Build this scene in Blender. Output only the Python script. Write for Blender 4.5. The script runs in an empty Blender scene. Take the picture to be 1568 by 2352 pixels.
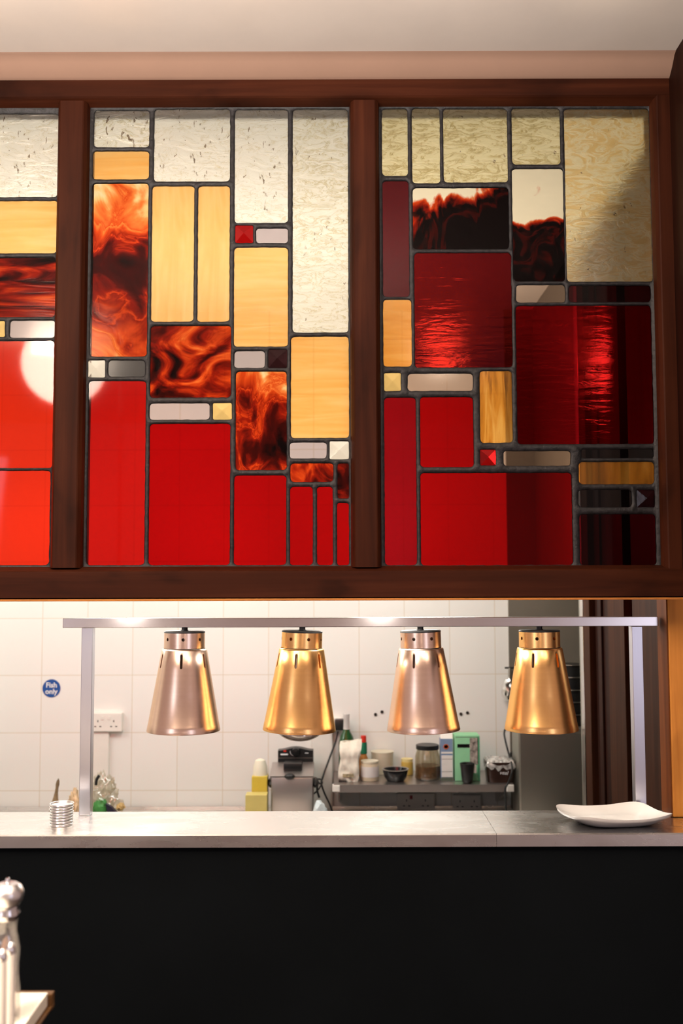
import bpy, bmesh, math, random
from mathutils import Vector, Matrix, noise as mnoise
from mathutils.geometry import delaunay_2d_cdt
random.seed(7)
S = bpy.context.scene
C = S.collection
PI = math.pi

# ------------------------------------------------------------------ camera
FPX = 2287.0
PITCH = math.atan(FPX / 31800.0)
ROLL = math.radians(-0.17)
ZC = 1.85
cam = bpy.data.cameras.new('camera')
cam.lens = 35.0; cam.sensor_width = 36.0
cam.clip_start = 0.05
cam_o = bpy.data.objects.new('camera', cam); C.objects.link(cam_o)
cam_o.matrix_world = (Matrix.Translation((0, 0, ZC)) @ Matrix.Rotation(PI / 2 + PITCH, 4, 'X')
                      @ Matrix.Rotation(ROLL, 4, 'Z'))
cam.dof.use_dof = True; cam.dof.focus_distance = 2.6; cam.dof.aperture_fstop = 3.2
S.camera = cam_o

# ------------------------------------------------------------------ world, lights, exposure
W = bpy.data.worlds.new('dining_room_ambience'); S.world = W; W.use_nodes = True
bg = W.node_tree.nodes['Background']
bg.inputs[0].default_value = (0.42, 0.285, 0.25, 1); bg.inputs[1].default_value = 1.0
S.view_settings.view_transform = 'Standard'; S.view_settings.look = 'None'
S.view_settings.gamma = 1.0; S.view_settings.exposure = 0.0; S.view_settings.use_curve_mapping = False
S.cycles.max_bounces = 24; S.cycles.transparent_max_bounces = 32
S.cycles.diffuse_bounces = 6; S.cycles.glossy_bounces = 6; S.cycles.transmission_bounces = 16
S.cycles.sample_clamp_indirect = 6.0
S.cycles.caustics_reflective = False; S.cycles.caustics_refractive = False
S.cycles.use_denoising = True

def area(name, loc, rot, size, energy, col, sy=None):
    l = bpy.data.lights.new(name, 'AREA'); l.energy = energy; l.color = col
    l.shape = 'RECTANGLE'; l.size = size; l.size_y = sy or size
    o = bpy.data.objects.new(name, l); C.objects.link(o); o.location = loc; o.rotation_euler = rot
    return o
# kitchen strip lights
for lx, le in ((-1.7, 22), (-.7, 23), (.25, 25)):
    pl_ = bpy.data.lights.new('kitchen_ceiling_light', 'POINT'); pl_.energy = le; pl_.color = (1.0, 0.98, 0.92); pl_.shadow_soft_size = .22
    po_ = bpy.data.objects.new('kitchen_ceiling_light', pl_); C.objects.link(po_); po_.location = (lx, 3.42, 2.12)
# two small downlights under the timber beam, over the lamp rail
for lx in (-.575, .105):
    area('under_beam_downlight', (lx, 2.61, 1.795), (math.radians(-4), 0, 0), 0.045, 3.0, (1.0, 0.93, 0.85))
# dining room lights: added fills for ceiling and table, a ceiling light and the window behind the photographer
area('ceiling_fill_light', (-.6, 0.75, 2.42), (PI, 0, 0), 2.0, 112, (1.0, 0.90, 0.80), .8)  # unseen fill added to brighten the dining ceiling
area('dining_ceiling_light', (-1.3, 0.3, 3.05), (math.radians(25), 0, math.radians(-20)), 0.35, 16, (1.0, 0.80, 0.60))
area('table_fill_light', (-.75, 1.25, 2.9), (0, 0, 0), 0.18, 4.2, (1.0, 0.90, 0.78)).data.spread = math.radians(60)  # unseen fill added to whiten the table top and mill head
area('dining_window', (-2.6, -1.2, 2.0), (math.radians(80), 0, math.radians(-55)), 1.0, 14, (0.82, 0.86, 1.0), 1.4)
area('dining_window', (2.3, -1.6, 1.7), (math.radians(86), 0, math.radians(52)), .8, 11, (0.75, 0.80, 1.0), 1.5)

# ------------------------------------------------------------------ helpers
def at(px, py, Y):
    """world point seen at pixel (px,py) of the 1568x2352 frame at depth Y"""
    a = (px - 784) / FPX; b = (1176 - py) / FPX
    cr, sr = math.cos(ROLL), math.sin(ROLL)
    a, b = a * cr - b * sr, a * sr + b * cr
    dy = math.cos(PITCH) - b * math.sin(PITCH); dz = math.sin(PITCH) + b * math.cos(PITCH)
    t = Y / dy
    return Vector((a * t, Y, ZC + dz * t))
def X(px, py, Y): return at(px, py, Y).x
def Z(py, Y, px=784): return at(px, py, Y).z

class MB:
    def __init__(self): self.v = []; self.f = []; self.m = []
    def add(self, vs, fs, mi=0):
        b = len(self.v); self.v += [tuple(x) for x in vs]
        self.f += [tuple(i + b for i in f) for f in fs]; self.m += [mi] * len(fs); return self
    def box(self, x0, x1, y0, y1, z0, z1, mi=0, bev=0.0):
        if bev <= 0:
            vs = [(x, y, z) for x in (x0, x1) for y in (y0, y1) for z in (z0, z1)]
            fs = [(0, 1, 3, 2), (4, 6, 7, 5), (0, 4, 5, 1), (2, 3, 7, 6), (0, 2, 6, 4), (1, 5, 7, 3)]
            return self.add(vs, fs, mi)
        bm = bmesh.new(); bmesh.ops.create_cube(bm, size=1)
        for v in bm.verts:
            v.co = ((x0 + x1) / 2 + v.co.x * (x1 - x0), (y0 + y1) / 2 + v.co.y * (y1 - y0), (z0 + z1) / 2 + v.co.z * (z1 - z0))
        bmesh.ops.bevel(bm, geom=bm.edges[:], offset=bev, segments=2, affect='EDGES', profile=0.6)
        return self.bm(bm, mi)
    def bm(self, bm, mi=0):
        bm.verts.index_update()
        self.add([v.co[:] for v in bm.verts], [[v.index for v in f.verts] for f in bm.faces], mi); bm.free(); return self
    def prism(self, poly, axis, a, b, mi=0):
        n = len(poly)
        def P(u, w, t): return {'x': (t, u, w), 'y': (u, t, w), 'z': (u, w, t)}[axis]
        vs = [P(u, w, a) for u, w in poly] + [P(u, w, b) for u, w in poly]
        fs = [tuple(range(n))[::-1], tuple(range(n, 2 * n))] + [(i, (i + 1) % n, n + (i + 1) % n, n + i) for i in range(n)]
        return self.add(vs, fs, mi)
    def lathe(self, prof, n=48, c=(0, 0, 0), mi=0, closed=False):
        """prof: (r,z) list"""
        vs = []; fs = []; k = len(prof)
        for i in range(n):
            t = 2 * PI * i / n
            for r, z in prof: vs.append((c[0] + r * math.cos(t), c[1] + r * math.sin(t), c[2] + z))
        m = k if closed else k - 1
        for i in range(n):
            j = (i + 1) % n
            for q in range(m):
                w = (q + 1) % k
                fs.append((i * k + q, j * k + q, j * k + w, i * k + w))
        return self.add(vs, fs, mi)
    def tube(self, pts, r, n=8, mi=0, caps=True):
        P = [Vector(p) for p in pts]; R = r if isinstance(r, (list, tuple)) else [r] * len(P)
        vs = []; fs = []; up = None
        for i, p in enumerate(P):
            d = (P[min(i + 1, len(P) - 1)] - P[max(i - 1, 0)]).normalized()
            if up is None:
                up = Vector((0, 0, 1)) if abs(d.z) < .9 else Vector((1, 0, 0))
            u = d.cross(up).normalized(); w = u.cross(d).normalized(); up = w
            for k in range(n):
                t = 2 * PI * k / n
                vs.append(p + R[i] * (math.cos(t) * u + math.sin(t) * w))
        for i in range(len(P) - 1):
            for k in range(n):
                fs.append((i * n + k, i * n + (k + 1) % n, (i + 1) * n + (k + 1) % n, (i + 1) * n + k))
        if caps:
            fs.append(tuple(range(n))[::-1]); fs.append(tuple((len(P) - 1) * n + k for k in range(n)))
        return self.add(vs, fs, mi)
    def build(self, name, mat, parent=None, smooth=False, origin=None, angle=35):
        me = bpy.data.meshes.new(name)
        off = Vector(origin) if origin is not None else (Vector(parent.matrix_world.translation) if parent is not None else Vector((0, 0, 0)))
        w = wpos(parent) if parent is not None else Vector((0, 0, 0))
        if origin is None: off = w
        me.from_pydata([tuple(Vector(v) - off) for v in self.v], [], self.f); me.validate(); me.update()
        b = bmesh.new(); b.from_mesh(me); bmesh.ops.recalc_face_normals(b, faces=b.faces[:]); b.to_mesh(me); b.free()
        for m in (mat if isinstance(mat, (list, tuple)) else [mat]): me.materials.append(m)
        for p, mi in zip(me.polygons, self.m): p.material_index = mi
        if smooth:
            for p in me.polygons: p.use_smooth = True
            try: me.set_sharp_from_angle(angle=math.radians(angle))
            except Exception: pass
        o = bpy.data.objects.new(name, me); C.objects.link(o)
        if parent is not None: o.parent = parent
        o.location = off - w
        return o
def wpos(o):
    p = Vector((0, 0, 0))
    while o is not None: p += Vector(o.location); o = o.parent
    return p
def tag(o, label=None, cat=None, group=None, kind=None):
    if label: o['label'] = label
    if cat: o['category'] = cat
    if group: o['group'] = group
    if kind: o['kind'] = kind
    return o
def thing(name, label, cat, loc, group=None, kind=None):
    o = bpy.data.objects.new(name, None); C.objects.link(o); o.location = loc; o.empty_display_size = .05
    return tag(o, label, cat, group, kind)
def struct(o): o['kind'] = 'structure'; return o
def copy_tree(o, parent=None):
    c = o.copy(); C.objects.link(c); c.parent = parent
    for ch in [x for x in bpy.data.objects if x.parent == o]: copy_tree(ch, c)
    return c
def crom(pts, n=8):
    P = [Vector(p) for p in pts]; out = []
    for i in range(len(P) - 1):
        p0 = P[max(i - 1, 0)]; p1 = P[i]; p2 = P[i + 1]; p3 = P[min(i + 2, len(P) - 1)]
        for k in range(n):
            t = k / n
            out.append(0.5 * ((2 * p1) + (p2 - p0) * t + (2 * p0 - 5 * p1 + 4 * p2 - p3) * t * t + (3 * p1 - p0 - 3 * p2 + p3) * t ** 3))
    out.append(P[-1]); return out
def text_mb(s, size, depth, shear=0.0, bold=0.0):
    cu = bpy.data.curves.new('t', 'FONT'); cu.body = s; cu.size = size; cu.extrude = depth; cu.align_x = 'CENTER'; cu.align_y = 'CENTER'
    cu.shear = shear; cu.offset = bold; cu.resolution_u = 3
    o = bpy.data.objects.new('t', cu); C.objects.link(o)
    dg = bpy.context.evaluated_depsgraph_get(); me = bpy.data.meshes.new_from_object(o.evaluated_get(dg))
    bpy.data.objects.remove(o)
    mb = MB(); mb.add([v.co[:] for v in me.vertices], [list(p.vertices) for p in me.polygons]); bpy.data.meshes.remove(me); return mb
def place(mb, M):
    mb.v = [tuple(M @ Vector(v)) for v in mb.v]; return mb
FACE = Matrix.Rotation(PI / 2, 4, 'X')         # XY drawing -> upright, facing the camera
def rough_ball(c, r, amp, sub=3, freq=8, seed=0, zmin=-9):
    bm = bmesh.new(); bmesh.ops.create_icosphere(bm, subdivisions=sub, radius=1)
    for v in bm.verts:
        n = mnoise.noise(v.co * freq * .3 + Vector((seed, seed * 1.7, 3))) + .5 * mnoise.noise(v.co * freq * .8 + Vector((seed, 5, 3)))
        k = 1 + amp * n
        v.co = Vector((c[0] + v.co.x * r[0] * k, c[1] + v.co.y * r[1] * k, max(zmin, c[2] + v.co.z * r[2] * k)))
    return bm

# ------------------------------------------------------------------ materials
def newmat(name):
    m = bpy.data.materials.new(name); m.use_nodes = True
    nt = m.node_tree; nt.nodes.clear()
    o = nt.nodes.new('ShaderNodeOutputMaterial'); return m, nt, o
def N(nt, t, **kw):
    n = nt.nodes.new(t)
    for k, v in kw.items(): setattr(n, k, v)
    return n
def col(c): return (c[0], c[1], c[2], 1)
def ramp(nt, stops, fac, interp='LINEAR'):
    r = N(nt, 'ShaderNodeValToRGB'); r.color_ramp.interpolation = interp
    e = r.color_ramp.elements
    while len(e) < len(stops): e.new(0.5)
    for q, (p, c) in zip(e, stops): q.position = p; q.color = col(c)
    nt.links.new(fac, r.inputs[0]); return r.outputs[0]
def ocoord(nt, scale=(1, 1, 1), loc=(0, 0, 0), rot=(0, 0, 0)):
    t = N(nt, 'ShaderNodeTexCoord'); m = N(nt, 'ShaderNodeMapping')
    m.inputs['Scale'].default_value = scale; m.inputs['Location'].default_value = loc; m.inputs['Rotation'].default_value = rot
    nt.links.new(t.outputs['Object'], m.inputs[0]); return m.outputs[0]
def noise(nt, vec, scale, detail=4, rough=.55, dist=0.0):
    n = N(nt, 'ShaderNodeTexNoise'); n.inputs['Scale'].default_value = scale; n.inputs['Detail'].default_value = detail
    n.inputs['Roughness'].default_value = rough; n.inputs['Distortion'].default_value = dist
    nt.links.new(vec, n.inputs['Vector']); return n.outputs['Fac']
def bump(nt, h, strength, dist=.002):
    b = N(nt, 'ShaderNodeBump'); b.inputs['Strength'].default_value = strength; b.inputs['Distance'].default_value = dist
    nt.links.new(h, b.inputs['Height']); return b.outputs[0]
def math_(nt, op, a, b=None, clamp=False):
    n = N(nt, 'ShaderNodeMath', operation=op); n.use_clamp = clamp
    for i, v in enumerate((a, b)):
        if v is None: continue
        if isinstance(v, (int, float)): n.inputs[i].default_value = v
        else: nt.links.new(v, n.inputs[i])
    return n.outputs[0]

def pr(name, base, rough=.5, metal=0.0, var=0.0, vscale=(20, 20, 20), bmp=0.0, bscale=None, spec=.5, trans=0.0, ior=1.45, coat=0.0, emit=None):
    m, nt, o = newmat(name); p = N(nt, 'ShaderNodeBsdfPrincipled'); nt.links.new(p.outputs[0], o.inputs[0])
    p.inputs['Base Color'].default_value = col(base); p.inputs['Roughness'].default_value = rough; p.inputs['Metallic'].default_value = metal
    p.inputs['Specular IOR Level'].default_value = spec; p.inputs['Transmission Weight'].default_value = trans; p.inputs['IOR'].default_value = ior
    p.inputs['Coat Weight'].default_value = coat
    if emit: p.inputs['Emission Color'].default_value = col(emit[0]); p.inputs['Emission Strength'].default_value = emit[1]
    v = ocoord(nt, vscale)
    f = noise(nt, v, 1.0, 4)
    lo = tuple(max(0, c * (1 - var)) for c in base); hi = tuple(min(1, c * (1 + var)) for c in base)
    nt.links.new(ramp(nt, [(.3, lo), (.7, hi)], f), p.inputs['Base Color'])
    if bmp:
        g = noise(nt, ocoord(nt, bscale or vscale), 1.0, 3)
        nt.links.new(bump(nt, g, bmp), p.inputs['Normal'])
    return m

def wood(name, dark, mid, light, axis='z', rough=.55, knots=.5, fine=1.0, seed=0.0, spec=.08):
    m, nt, o = newmat(name); p = N(nt, 'ShaderNodeBsdfPrincipled'); nt.links.new(p.outputs[0], o.inputs[0])
    st = {'x': (1.2, 28, 28), 'z': (28, 28, 1.2), 'y': (28, 1.2, 28)}[axis]
    sk = {'x': (4, 9, 9), 'z': (9, 9, 4), 'y': (9, 4, 9)}[axis]
    v = ocoord(nt, st, (seed, seed * .7, seed * 1.3))
    a = noise(nt, v, 1.0 * fine, 6, .6, .6); b = noise(nt, ocoord(nt, sk, (seed * 2, seed, 4)), .9, 3, .5, .3)
    base = ramp(nt, [(.25, dark), (.5, mid), (.75, light)], a)
    kn = ramp(nt, [(.28, (.25, .22, .2)), (.42, (.8, .8, .8)), (.6, (1, 1, 1))], b)
    mx = N(nt, 'ShaderNodeMixRGB', blend_type='MULTIPLY'); mx.inputs[0].default_value = knots
    nt.links.new(base, mx.inputs[1]); nt.links.new(kn, mx.inputs[2])
    nt.links.new(mx.outputs[0], p.inputs['Base Color'])
    p.inputs['Roughness'].default_value = rough; p.inputs['Specular IOR Level'].default_value = spec
    nt.links.new(bump(nt, a, .25, .001), p.inputs['Normal'])
    return m

def steel(name, base=(.62, .60, .58), rough=.3, stretch=(3, 120, 120), smear=0.0, bs=.08):
    m, nt, o = newmat(name); p = N(nt, 'ShaderNodeBsdfPrincipled'); nt.links.new(p.outputs[0], o.inputs[0])
    p.inputs['Base Color'].default_value = col(base); p.inputs['Metallic'].default_value = 1.0
    f = noise(nt, ocoord(nt, stretch), 1.0, 3)
    nt.links.new(bump(nt, f, bs, .001), p.inputs['Normal'])
    if smear:
        g = noise(nt, ocoord(nt, (5, 14, 14)), 1.0, 4, .6, 1.2)
        nt.links.new(ramp(nt, [(.35, (rough,) * 3), (.7, (rough + smear,) * 3)], g), p.inputs['Roughness'])
    else: p.inputs['Roughness'].default_value = rough
    return m

def brushed_round(name, base, edge, rough=.27, aniso=.75):
    """spun metal turned on a lathe: fine rings round the z axis"""
    m, nt, o = newmat(name); p = N(nt, 'ShaderNodeBsdfPrincipled'); nt.links.new(p.outputs[0], o.inputs[0])
    f = noise(nt, ocoord(nt, (3, 3, 500)), 1.0, 2)
    nt.links.new(ramp(nt, [(.3, tuple(c * .93 for c in base)), (.7, base)], f), p.inputs['Base Color'])
    p.inputs['Metallic'].default_value = 1.0; p.inputs['Roughness'].default_value = rough
    p.inputs['Specular Tint'].default_value = col(edge)
    p.inputs['Anisotropic'].default_value = aniso
    t = N(nt, 'ShaderNodeTangent', direction_type='RADIAL', axis='Z'); nt.links.new(t.outputs[0], p.inputs['Tangent'])
    return m

def glass(name, T=None, Tsock=None, blur=0.0, rough=.06, gl=.05, glcol=(1, 1, 1), hsock=None, bs=0.0, trl=0.0, build=None):
    """coloured window glass: straight-through tinted light with a weak surface gloss and some milkiness"""
    m, nt, o = newmat(name)
    if build: Tsock, hsock = build(nt)
    gm = N(nt, 'ShaderNodeGamma'); gm.inputs[1].default_value = .5
    if Tsock is not None: nt.links.new(Tsock, gm.inputs[0])
    else: gm.inputs[0].default_value = col(T)
    if blur:
        tr = N(nt, 'ShaderNodeBsdfRefraction'); tr.inputs['IOR'].default_value = 1.25; tr.inputs['Roughness'].default_value = blur
        if hsock is not None: nt.links.new(bump(nt, hsock, .6, .004), tr.inputs['Normal'])
    else: tr = N(nt, 'ShaderNodeBsdfTransparent')
    nt.links.new(gm.outputs[0], tr.inputs[0])
    cur = tr.outputs[0]
    if trl:
        tl = N(nt, 'ShaderNodeBsdfTranslucent'); nt.links.new(gm.outputs[0], tl.inputs[0])
        x = N(nt, 'ShaderNodeMixShader'); x.inputs[0].default_value = trl
        nt.links.new(cur, x.inputs[1]); nt.links.new(tl.outputs[0], x.inputs[2]); cur = x.outputs[0]
    g = N(nt, 'ShaderNodeBsdfGlossy'); g.inputs['Roughness'].default_value = rough; g.inputs['Color'].default_value = col(glcol)
    if hsock is not None and bs:
        nt.links.new(bump(nt, hsock, bs, .004), g.inputs['Normal'])
    x = N(nt, 'ShaderNodeMixShader'); x.inputs[0].default_value = gl
    nt.links.new(cur, x.inputs[1]); nt.links.new(g.outputs[0], x.inputs[2])
    nt.links.new(x.outputs[0], o.inputs[0]); return m

def cream_glass(name, T, crease, amount, rot=0.0, seed=0.0, specks=.5):
    """hammered cathedral glass with fine creases"""
    def b(nt):
        v = ocoord(nt, (1, 1, 1), (seed, 0, seed * .6), (0, rot, 0))
        st = ocoord(nt, (17, 17, 42), (seed, 0, seed * .6), (0, rot, 0))
        n1 = noise(nt, st, 1.0, 5, .62, 1.6)
        d = math_(nt, 'ABSOLUTE', math_(nt, 'SUBTRACT', n1, .5))
        mask = noise(nt, v, 9, 2)
        thr = math_(nt, 'MULTIPLY', mask, amount)
        ln = math_(nt, 'SUBTRACT', 1.0, math_(nt, 'DIVIDE', d, thr, True), True)
        st2 = ocoord(nt, (90, 90, 40), (seed * 3, 0, 2), (0, rot, 0))
        n2 = noise(nt, st2, 1.0, 3, .5, .8)
        sp = ramp(nt, [(.71 - .05 * specks, (0, 0, 0)), (.725 - .05 * specks, (1, 1, 1))], n2)
        c1 = N(nt, 'ShaderNodeMixRGB'); nt.links.new(ln, c1.inputs[0]); c1.inputs[1].default_value = col(T); c1.inputs[2].default_value = col(crease)
        c2 = N(nt, 'ShaderNodeMixRGB'); nt.links.new(sp, c2.inputs[0]); nt.links.new(c1.outputs[0], c2.inputs[1]); c2.inputs[2].default_value = (.10, .06, .03, 1)
        return c2.outputs[0], n1
    return glass(name, build=b, blur=.3, rough=.18, gl=.05, bs=.4, trl=.1)

def wispy_glass(name, a, b_, c, axis='x', seed=0.0, sc=1.0, thr=(.3, .5, .75)):
    def b(nt):
        s = {'x': (5 * sc, 30, 45 * sc), 'z': (45 * sc, 30, 5 * sc)}[axis]
        n1 = noise(nt, ocoord(nt, s, (seed, 0, seed)), 1.0, 4, .55, .8)
        return ramp(nt, [(thr[0], a), (thr[1], b_), (thr[2], c)], n1), n1
    return glass(name, build=b, rough=.12, gl=.02, bs=.1, trl=.1)

K0 = (.006, .003, .003); K1 = (.06, .004, .003); K2 = (.30, .012, .004); K3 = (.72, .07, .01); K4 = (.92, .24, .05); K5 = (.96, .62, .25); K6 = (.98, .85, .62)
def fire_glass(name, stops, gz=0.0, gx=0.0, amp=1.6, bias=.5, sc=(14, 14, 22), seed=0.0, dist=1.5, h=1.0, gl=.002, prof=None):
    """streaky glass swirled from amber through red to near black"""
    def b(nt):
        t = N(nt, 'ShaderNodeTexCoord'); sp = N(nt, 'ShaderNodeSeparateXYZ'); nt.links.new(t.outputs['Object'], sp.inputs[0])
        n1 = noise(nt, ocoord(nt, sc, (seed, 0, seed * 1.31)), 1.0, 6, .52, dist)
        v = math_(nt, 'MULTIPLY', math_(nt, 'SUBTRACT', n1, .5), amp)
        v = math_(nt, 'ADD', v, math_(nt, 'MULTIPLY', sp.outputs['Z'], gz / h))
        v = math_(nt, 'ADD', v, math_(nt, 'MULTIPLY', sp.outputs['X'], gx / h))
        if prof:
            zf = math_(nt, 'ADD', math_(nt, 'DIVIDE', sp.outputs['Z'], h), .5)
            zf = math_(nt, 'ADD', zf, math_(nt, 'MULTIPLY', math_(nt, 'SUBTRACT', noise(nt, ocoord(nt, (11, 11, 4), (seed * 2, 0, 1)), 1.0, 2), .5), .25))
            v = math_(nt, 'ADD', v, ramp(nt, [(p_, (q_, q_, q_)) for p_, q_ in prof], zf))
        v = math_(nt, 'ADD', v, bias, True)
        return ramp(nt, stops, v), n1
    return glass(name, build=b, rough=.1, gl=gl, bs=.25)

def rippled_glass(name, T, glcol, gl=.3, seed=0.0):
    def b(nt):
        n1 = noise(nt, ocoord(nt, (9, 9, 55), (seed, 0, seed)), 1.0, 3, .5, 1.0)
        r = ramp(nt, [(0, tuple(c * .85 for c in T)), (1, T)], n1); return r, n1
    return glass(name, build=b, rough=.1, gl=gl, glcol=glcol, bs=.16)

M = {}
M['tile'] = None
def tile_mat():
    m, nt, o = newmat('white_wall_tiles'); p = N(nt, 'ShaderNodeBsdfPrincipled'); nt.links.new(p.outputs[0], o.inputs[0])
    t = N(nt, 'ShaderNodeTexCoord'); sp = N(nt, 'ShaderNodeSeparateXYZ'); nt.links.new(t.outputs['Object'], sp.inputs[0])
    x = math_(nt, 'ADD', sp.outputs['X'], math_(nt, 'MULTIPLY', sp.outputs['Y'], 1.0))
    cb = N(nt, 'ShaderNodeCombineXYZ'); nt.links.new(x, cb.inputs[0]); nt.links.new(sp.outputs['Z'], cb.inputs[1])
    br = N(nt, 'ShaderNodeTexBrick'); br.offset = 0.0; br.squash = 1.0
    for k, v in (('Scale', 1.0), ('Mortar Size', .0013), ('Mortar Smooth', .25), ('Brick Width', .2), ('Row Height', .25), ('Bias', 0.0)):
        br.inputs[k].default_value = v
    br.inputs['Color1'].default_value = (.84, .83, .78, 1); br.inputs['Color2'].default_value = (.86, .85, .80, 1); br.inputs['Mortar'].default_value = (.66, .57, .42, 1)
    nt.links.new(cb.outputs[0], br.inputs['Vector'])
    nt.links.new(br.outputs['Color'], p.inputs['Base Color']); p.inputs['Roughness'].default_value = .35
    iv = math_(nt, 'SUBTRACT', 1.0, br.outputs['Fac'])
    nt.links.new(bump(nt, iv, .3, .002), p.inputs['Normal']); return m
M['tile'] = tile_mat()
M['plaster'] = pr('dining_ceiling_plaster', (.74, .66, .60), .9, var=.03, vscale=(6, 6, 6), bmp=.05, bscale=(60, 60, 60))
M['kceil'] = pr('kitchen_ceiling_paint', (.87, .85, .80), .9, var=.02)
M['kgrey'] = pr('grey_wall_paint', (.15, .13, .10), .7, var=.08, vscale=(4, 4, 4))
M['floor'] = pr('dark_floor', (.06, .04, .03), .5, var=.3)
M['kfloor'] = pr('kitchen_floor_tile', (.25, .20, .17), .5, var=.2)
FD, FM, FL = (.024, .0055, .0022), (.044, .0105, .004), (.072, .019, .0075)
M['wood_v'] = wood('dark_stained_pine_upright', FD, FM, FL, 'z', knots=.75, seed=1.0)
M['wood_h'] = wood('dark_stained_pine_rail', FD, FM, FL, 'x', knots=.75, seed=2.0)
M['wood_w'] = wood('brown_wall_boarding', (.022, .007, .003), (.038, .012, .005), (.058, .020, .009), 'z', knots=.5, seed=3.0)
M['wood_d'] = wood('dark_brown_boarding', (.012, .0035, .002), (.02, .0055, .003), (.03, .009, .005), 'z', knots=.5, seed=4.0)
M['pine'] = wood('orange_pine', (.55, .19, .035), (.72, .29, .06), (.80, .37, .09), 'z', knots=.55, seed=5.5, rough=.4)
M['lit_pine_x'] = wood('lit_underside_pine', (.36, .12, .025), (.50, .19, .045), (.60, .26, .07), 'x', knots=.3, seed=6.5, rough=.4)  # light on the beam underside put into a paler pine
M['black_panel'] = pr('black_painted_panel', (.0040, .0052, .0062), .7, var=.15, vscale=(3, 3, 3), spec=.06)
M['void'] = pr('dark_gap', (.006, .005, .004), .9)
M['counter'] = steel('worn_stainless_counter', (.78, .76, .74), .24, (4, 60, 60), smear=.07, bs=.03)
M['steel'] = steel('brushed_stainless_tube', (.66, .62, .61), .25, (2, 200, 200))
M['steel_v'] = steel('brushed_stainless_post', (.60, .60, .66), .3, (200, 200, 2))
M['steel_dark'] = steel('dull_stainless_sheet', (.42, .41, .36), .42, (60, 60, 4), bs=.015)
M['steel_mid'] = steel('fryer_steel', (.52, .48, .46), .38, (60, 60, 4))
M['copper'] = brushed_round('bright_copper', (1.0, .58, .22), (1, .85, .6), .22)
M['copper_pale'] = brushed_round('pale_copper', (.86, .63, .50), (1, .88, .75), .22)  # paler, less orange copper for the first and third lamps
M['chrome'] = pr('chrome', (.85, .84, .84), .12, 1.0)
M['foil'] = pr('crumpled_foil', (.85, .85, .83), .22, 1.0, bmp=.8, bscale=(70, 70, 70))
M['black'] = pr('black_plastic', (.012, .012, .012), .35, var=.1)
M['rubber'] = pr('black_cable', (.012, .012, .012), .5)
M['white_plastic'] = pr('white_plastic', (.82, .79, .72), .4, var=.02)
M['hole'] = pr('dark_hole', (.02, .014, .01), .8)
M['china'] = pr('white_china', (.86, .84, .80), .12, var=.01, coat=.5)
M['white_paint'] = pr('white_print', (.8, .8, .8), .5)
M['blue'] = pr('blue_sign', (.012, .075, .30), .4)
M['red'] = pr('red_plastic', (.6, .03, .015), .4)
M['red_dull'] = pr('dull_red_switch', (.25, .02, .03), .5)
M['lead'] = pr('lead_came', (.012, .011, .013), .5, .15, var=.8, vscale=(90, 90, 90), bmp=.6, bscale=(160, 160, 160))
M['bulb'] = pr('reflector_bulb_glass', (.75, .66, .58), .12, .7)

# ------------------------------------------------------------------ the setting
YF, YG, YB = 2.48, 2.512, 2.56          # frame front, glass, frame back
YW = 4.43                                # tiled wall
ZT = Z(183, YF); ZBB = Z(1378, YF)       # top and bottom of the timber screen
XR = 0.86                                # right-hand wall
CZ = Z(1916, 2.46)                       # counter top
KW = Z(1857, YW)                         # kitchen worktop
ZK = 3.08                                # kitchen ceiling
struct(MB().box(-3.2, 2.2, -3.2, 2.48, -.05, 0).build('floor', M['floor']))
struct(MB().box(-3.2, 2.2, 2.48, 4.6, -.05, 0).build('floor_kitchen', M['kfloor']))
# dining ceiling ends in a rounded cove above the screen
d = .045
M['cornice'] = pr('dark_pink_cornice', (.30, .185, .135), .9, var=.03, vscale=(6, 6, 6))  # darker and pinker than the ceiling plaster
struct(MB().box(-3.2, 2.2, -3.2, YF + .08, ZT + d, ZT + d + .1).build('ceiling', M['plaster']))
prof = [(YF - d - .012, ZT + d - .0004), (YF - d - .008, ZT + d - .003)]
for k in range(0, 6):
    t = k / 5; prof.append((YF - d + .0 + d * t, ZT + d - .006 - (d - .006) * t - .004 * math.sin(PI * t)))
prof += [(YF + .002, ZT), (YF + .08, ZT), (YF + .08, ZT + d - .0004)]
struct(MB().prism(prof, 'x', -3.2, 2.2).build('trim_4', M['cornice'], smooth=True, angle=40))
struct(MB().box(-3.2, 2.2, YF + .081, 4.6, ZK, ZK + .06).build('ceiling_kitchen', M['kceil']))
# tiled kitchen wall, grout lines set out on the 200 x 250 mm grid
wb = MB().box(-3.2, X(1167, 1450, YW), YW, YW + .12, 0, ZK).build('wall_back', M['tile'], origin=(X(94.6, 1600, YW), YW, Z(1550.7, YW, 300)))
struct(wb)
for px, py in ((862, 1641), (877, 1635), (1058, 1640), (1073, 1637)):
    p = at(px, py, YW)
    MB().lathe([(.0001, 0), (.007, 0), (.007, .004), (.0001, .004)], 12).build('wall_plug', M['hole'])
    o = bpy.data.objects[[x.name for x in bpy.data.objects if x.name.startswith('wall_plug')][-1]]
    o.rotation_euler = (PI / 2, 0, 0); o.parent = wb; o.location = Vector((p.x, YW - .0005, p.z)) - wpos(wb)
struct(MB().box(-3.2, -3.08, 2.5, YW, 0, ZK).build('wall_left', M['tile'], origin=(-3.08, 0, Z(1550.7, YW, 300))))
struct(MB().box(X(1167, 1450, YW), 1.4, YW - .02, YW + .12, 0, ZK).build('wall_corner', M['kgrey']))
struct(MB().box(1.25, 1.4, 3.605, YW - .021, 0, 1.9).build('wall_right_kitchen', M['kgrey']))
struct(MB().box(XR, 1.4, 3.605, YW - .021, 1.9005, ZK).build('trim_3', M['kgrey']))
struct(MB().box(XR + .151, 1.4, 3.5, 3.604, 0, 1.9).build('wall_return', M['kgrey']))
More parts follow.
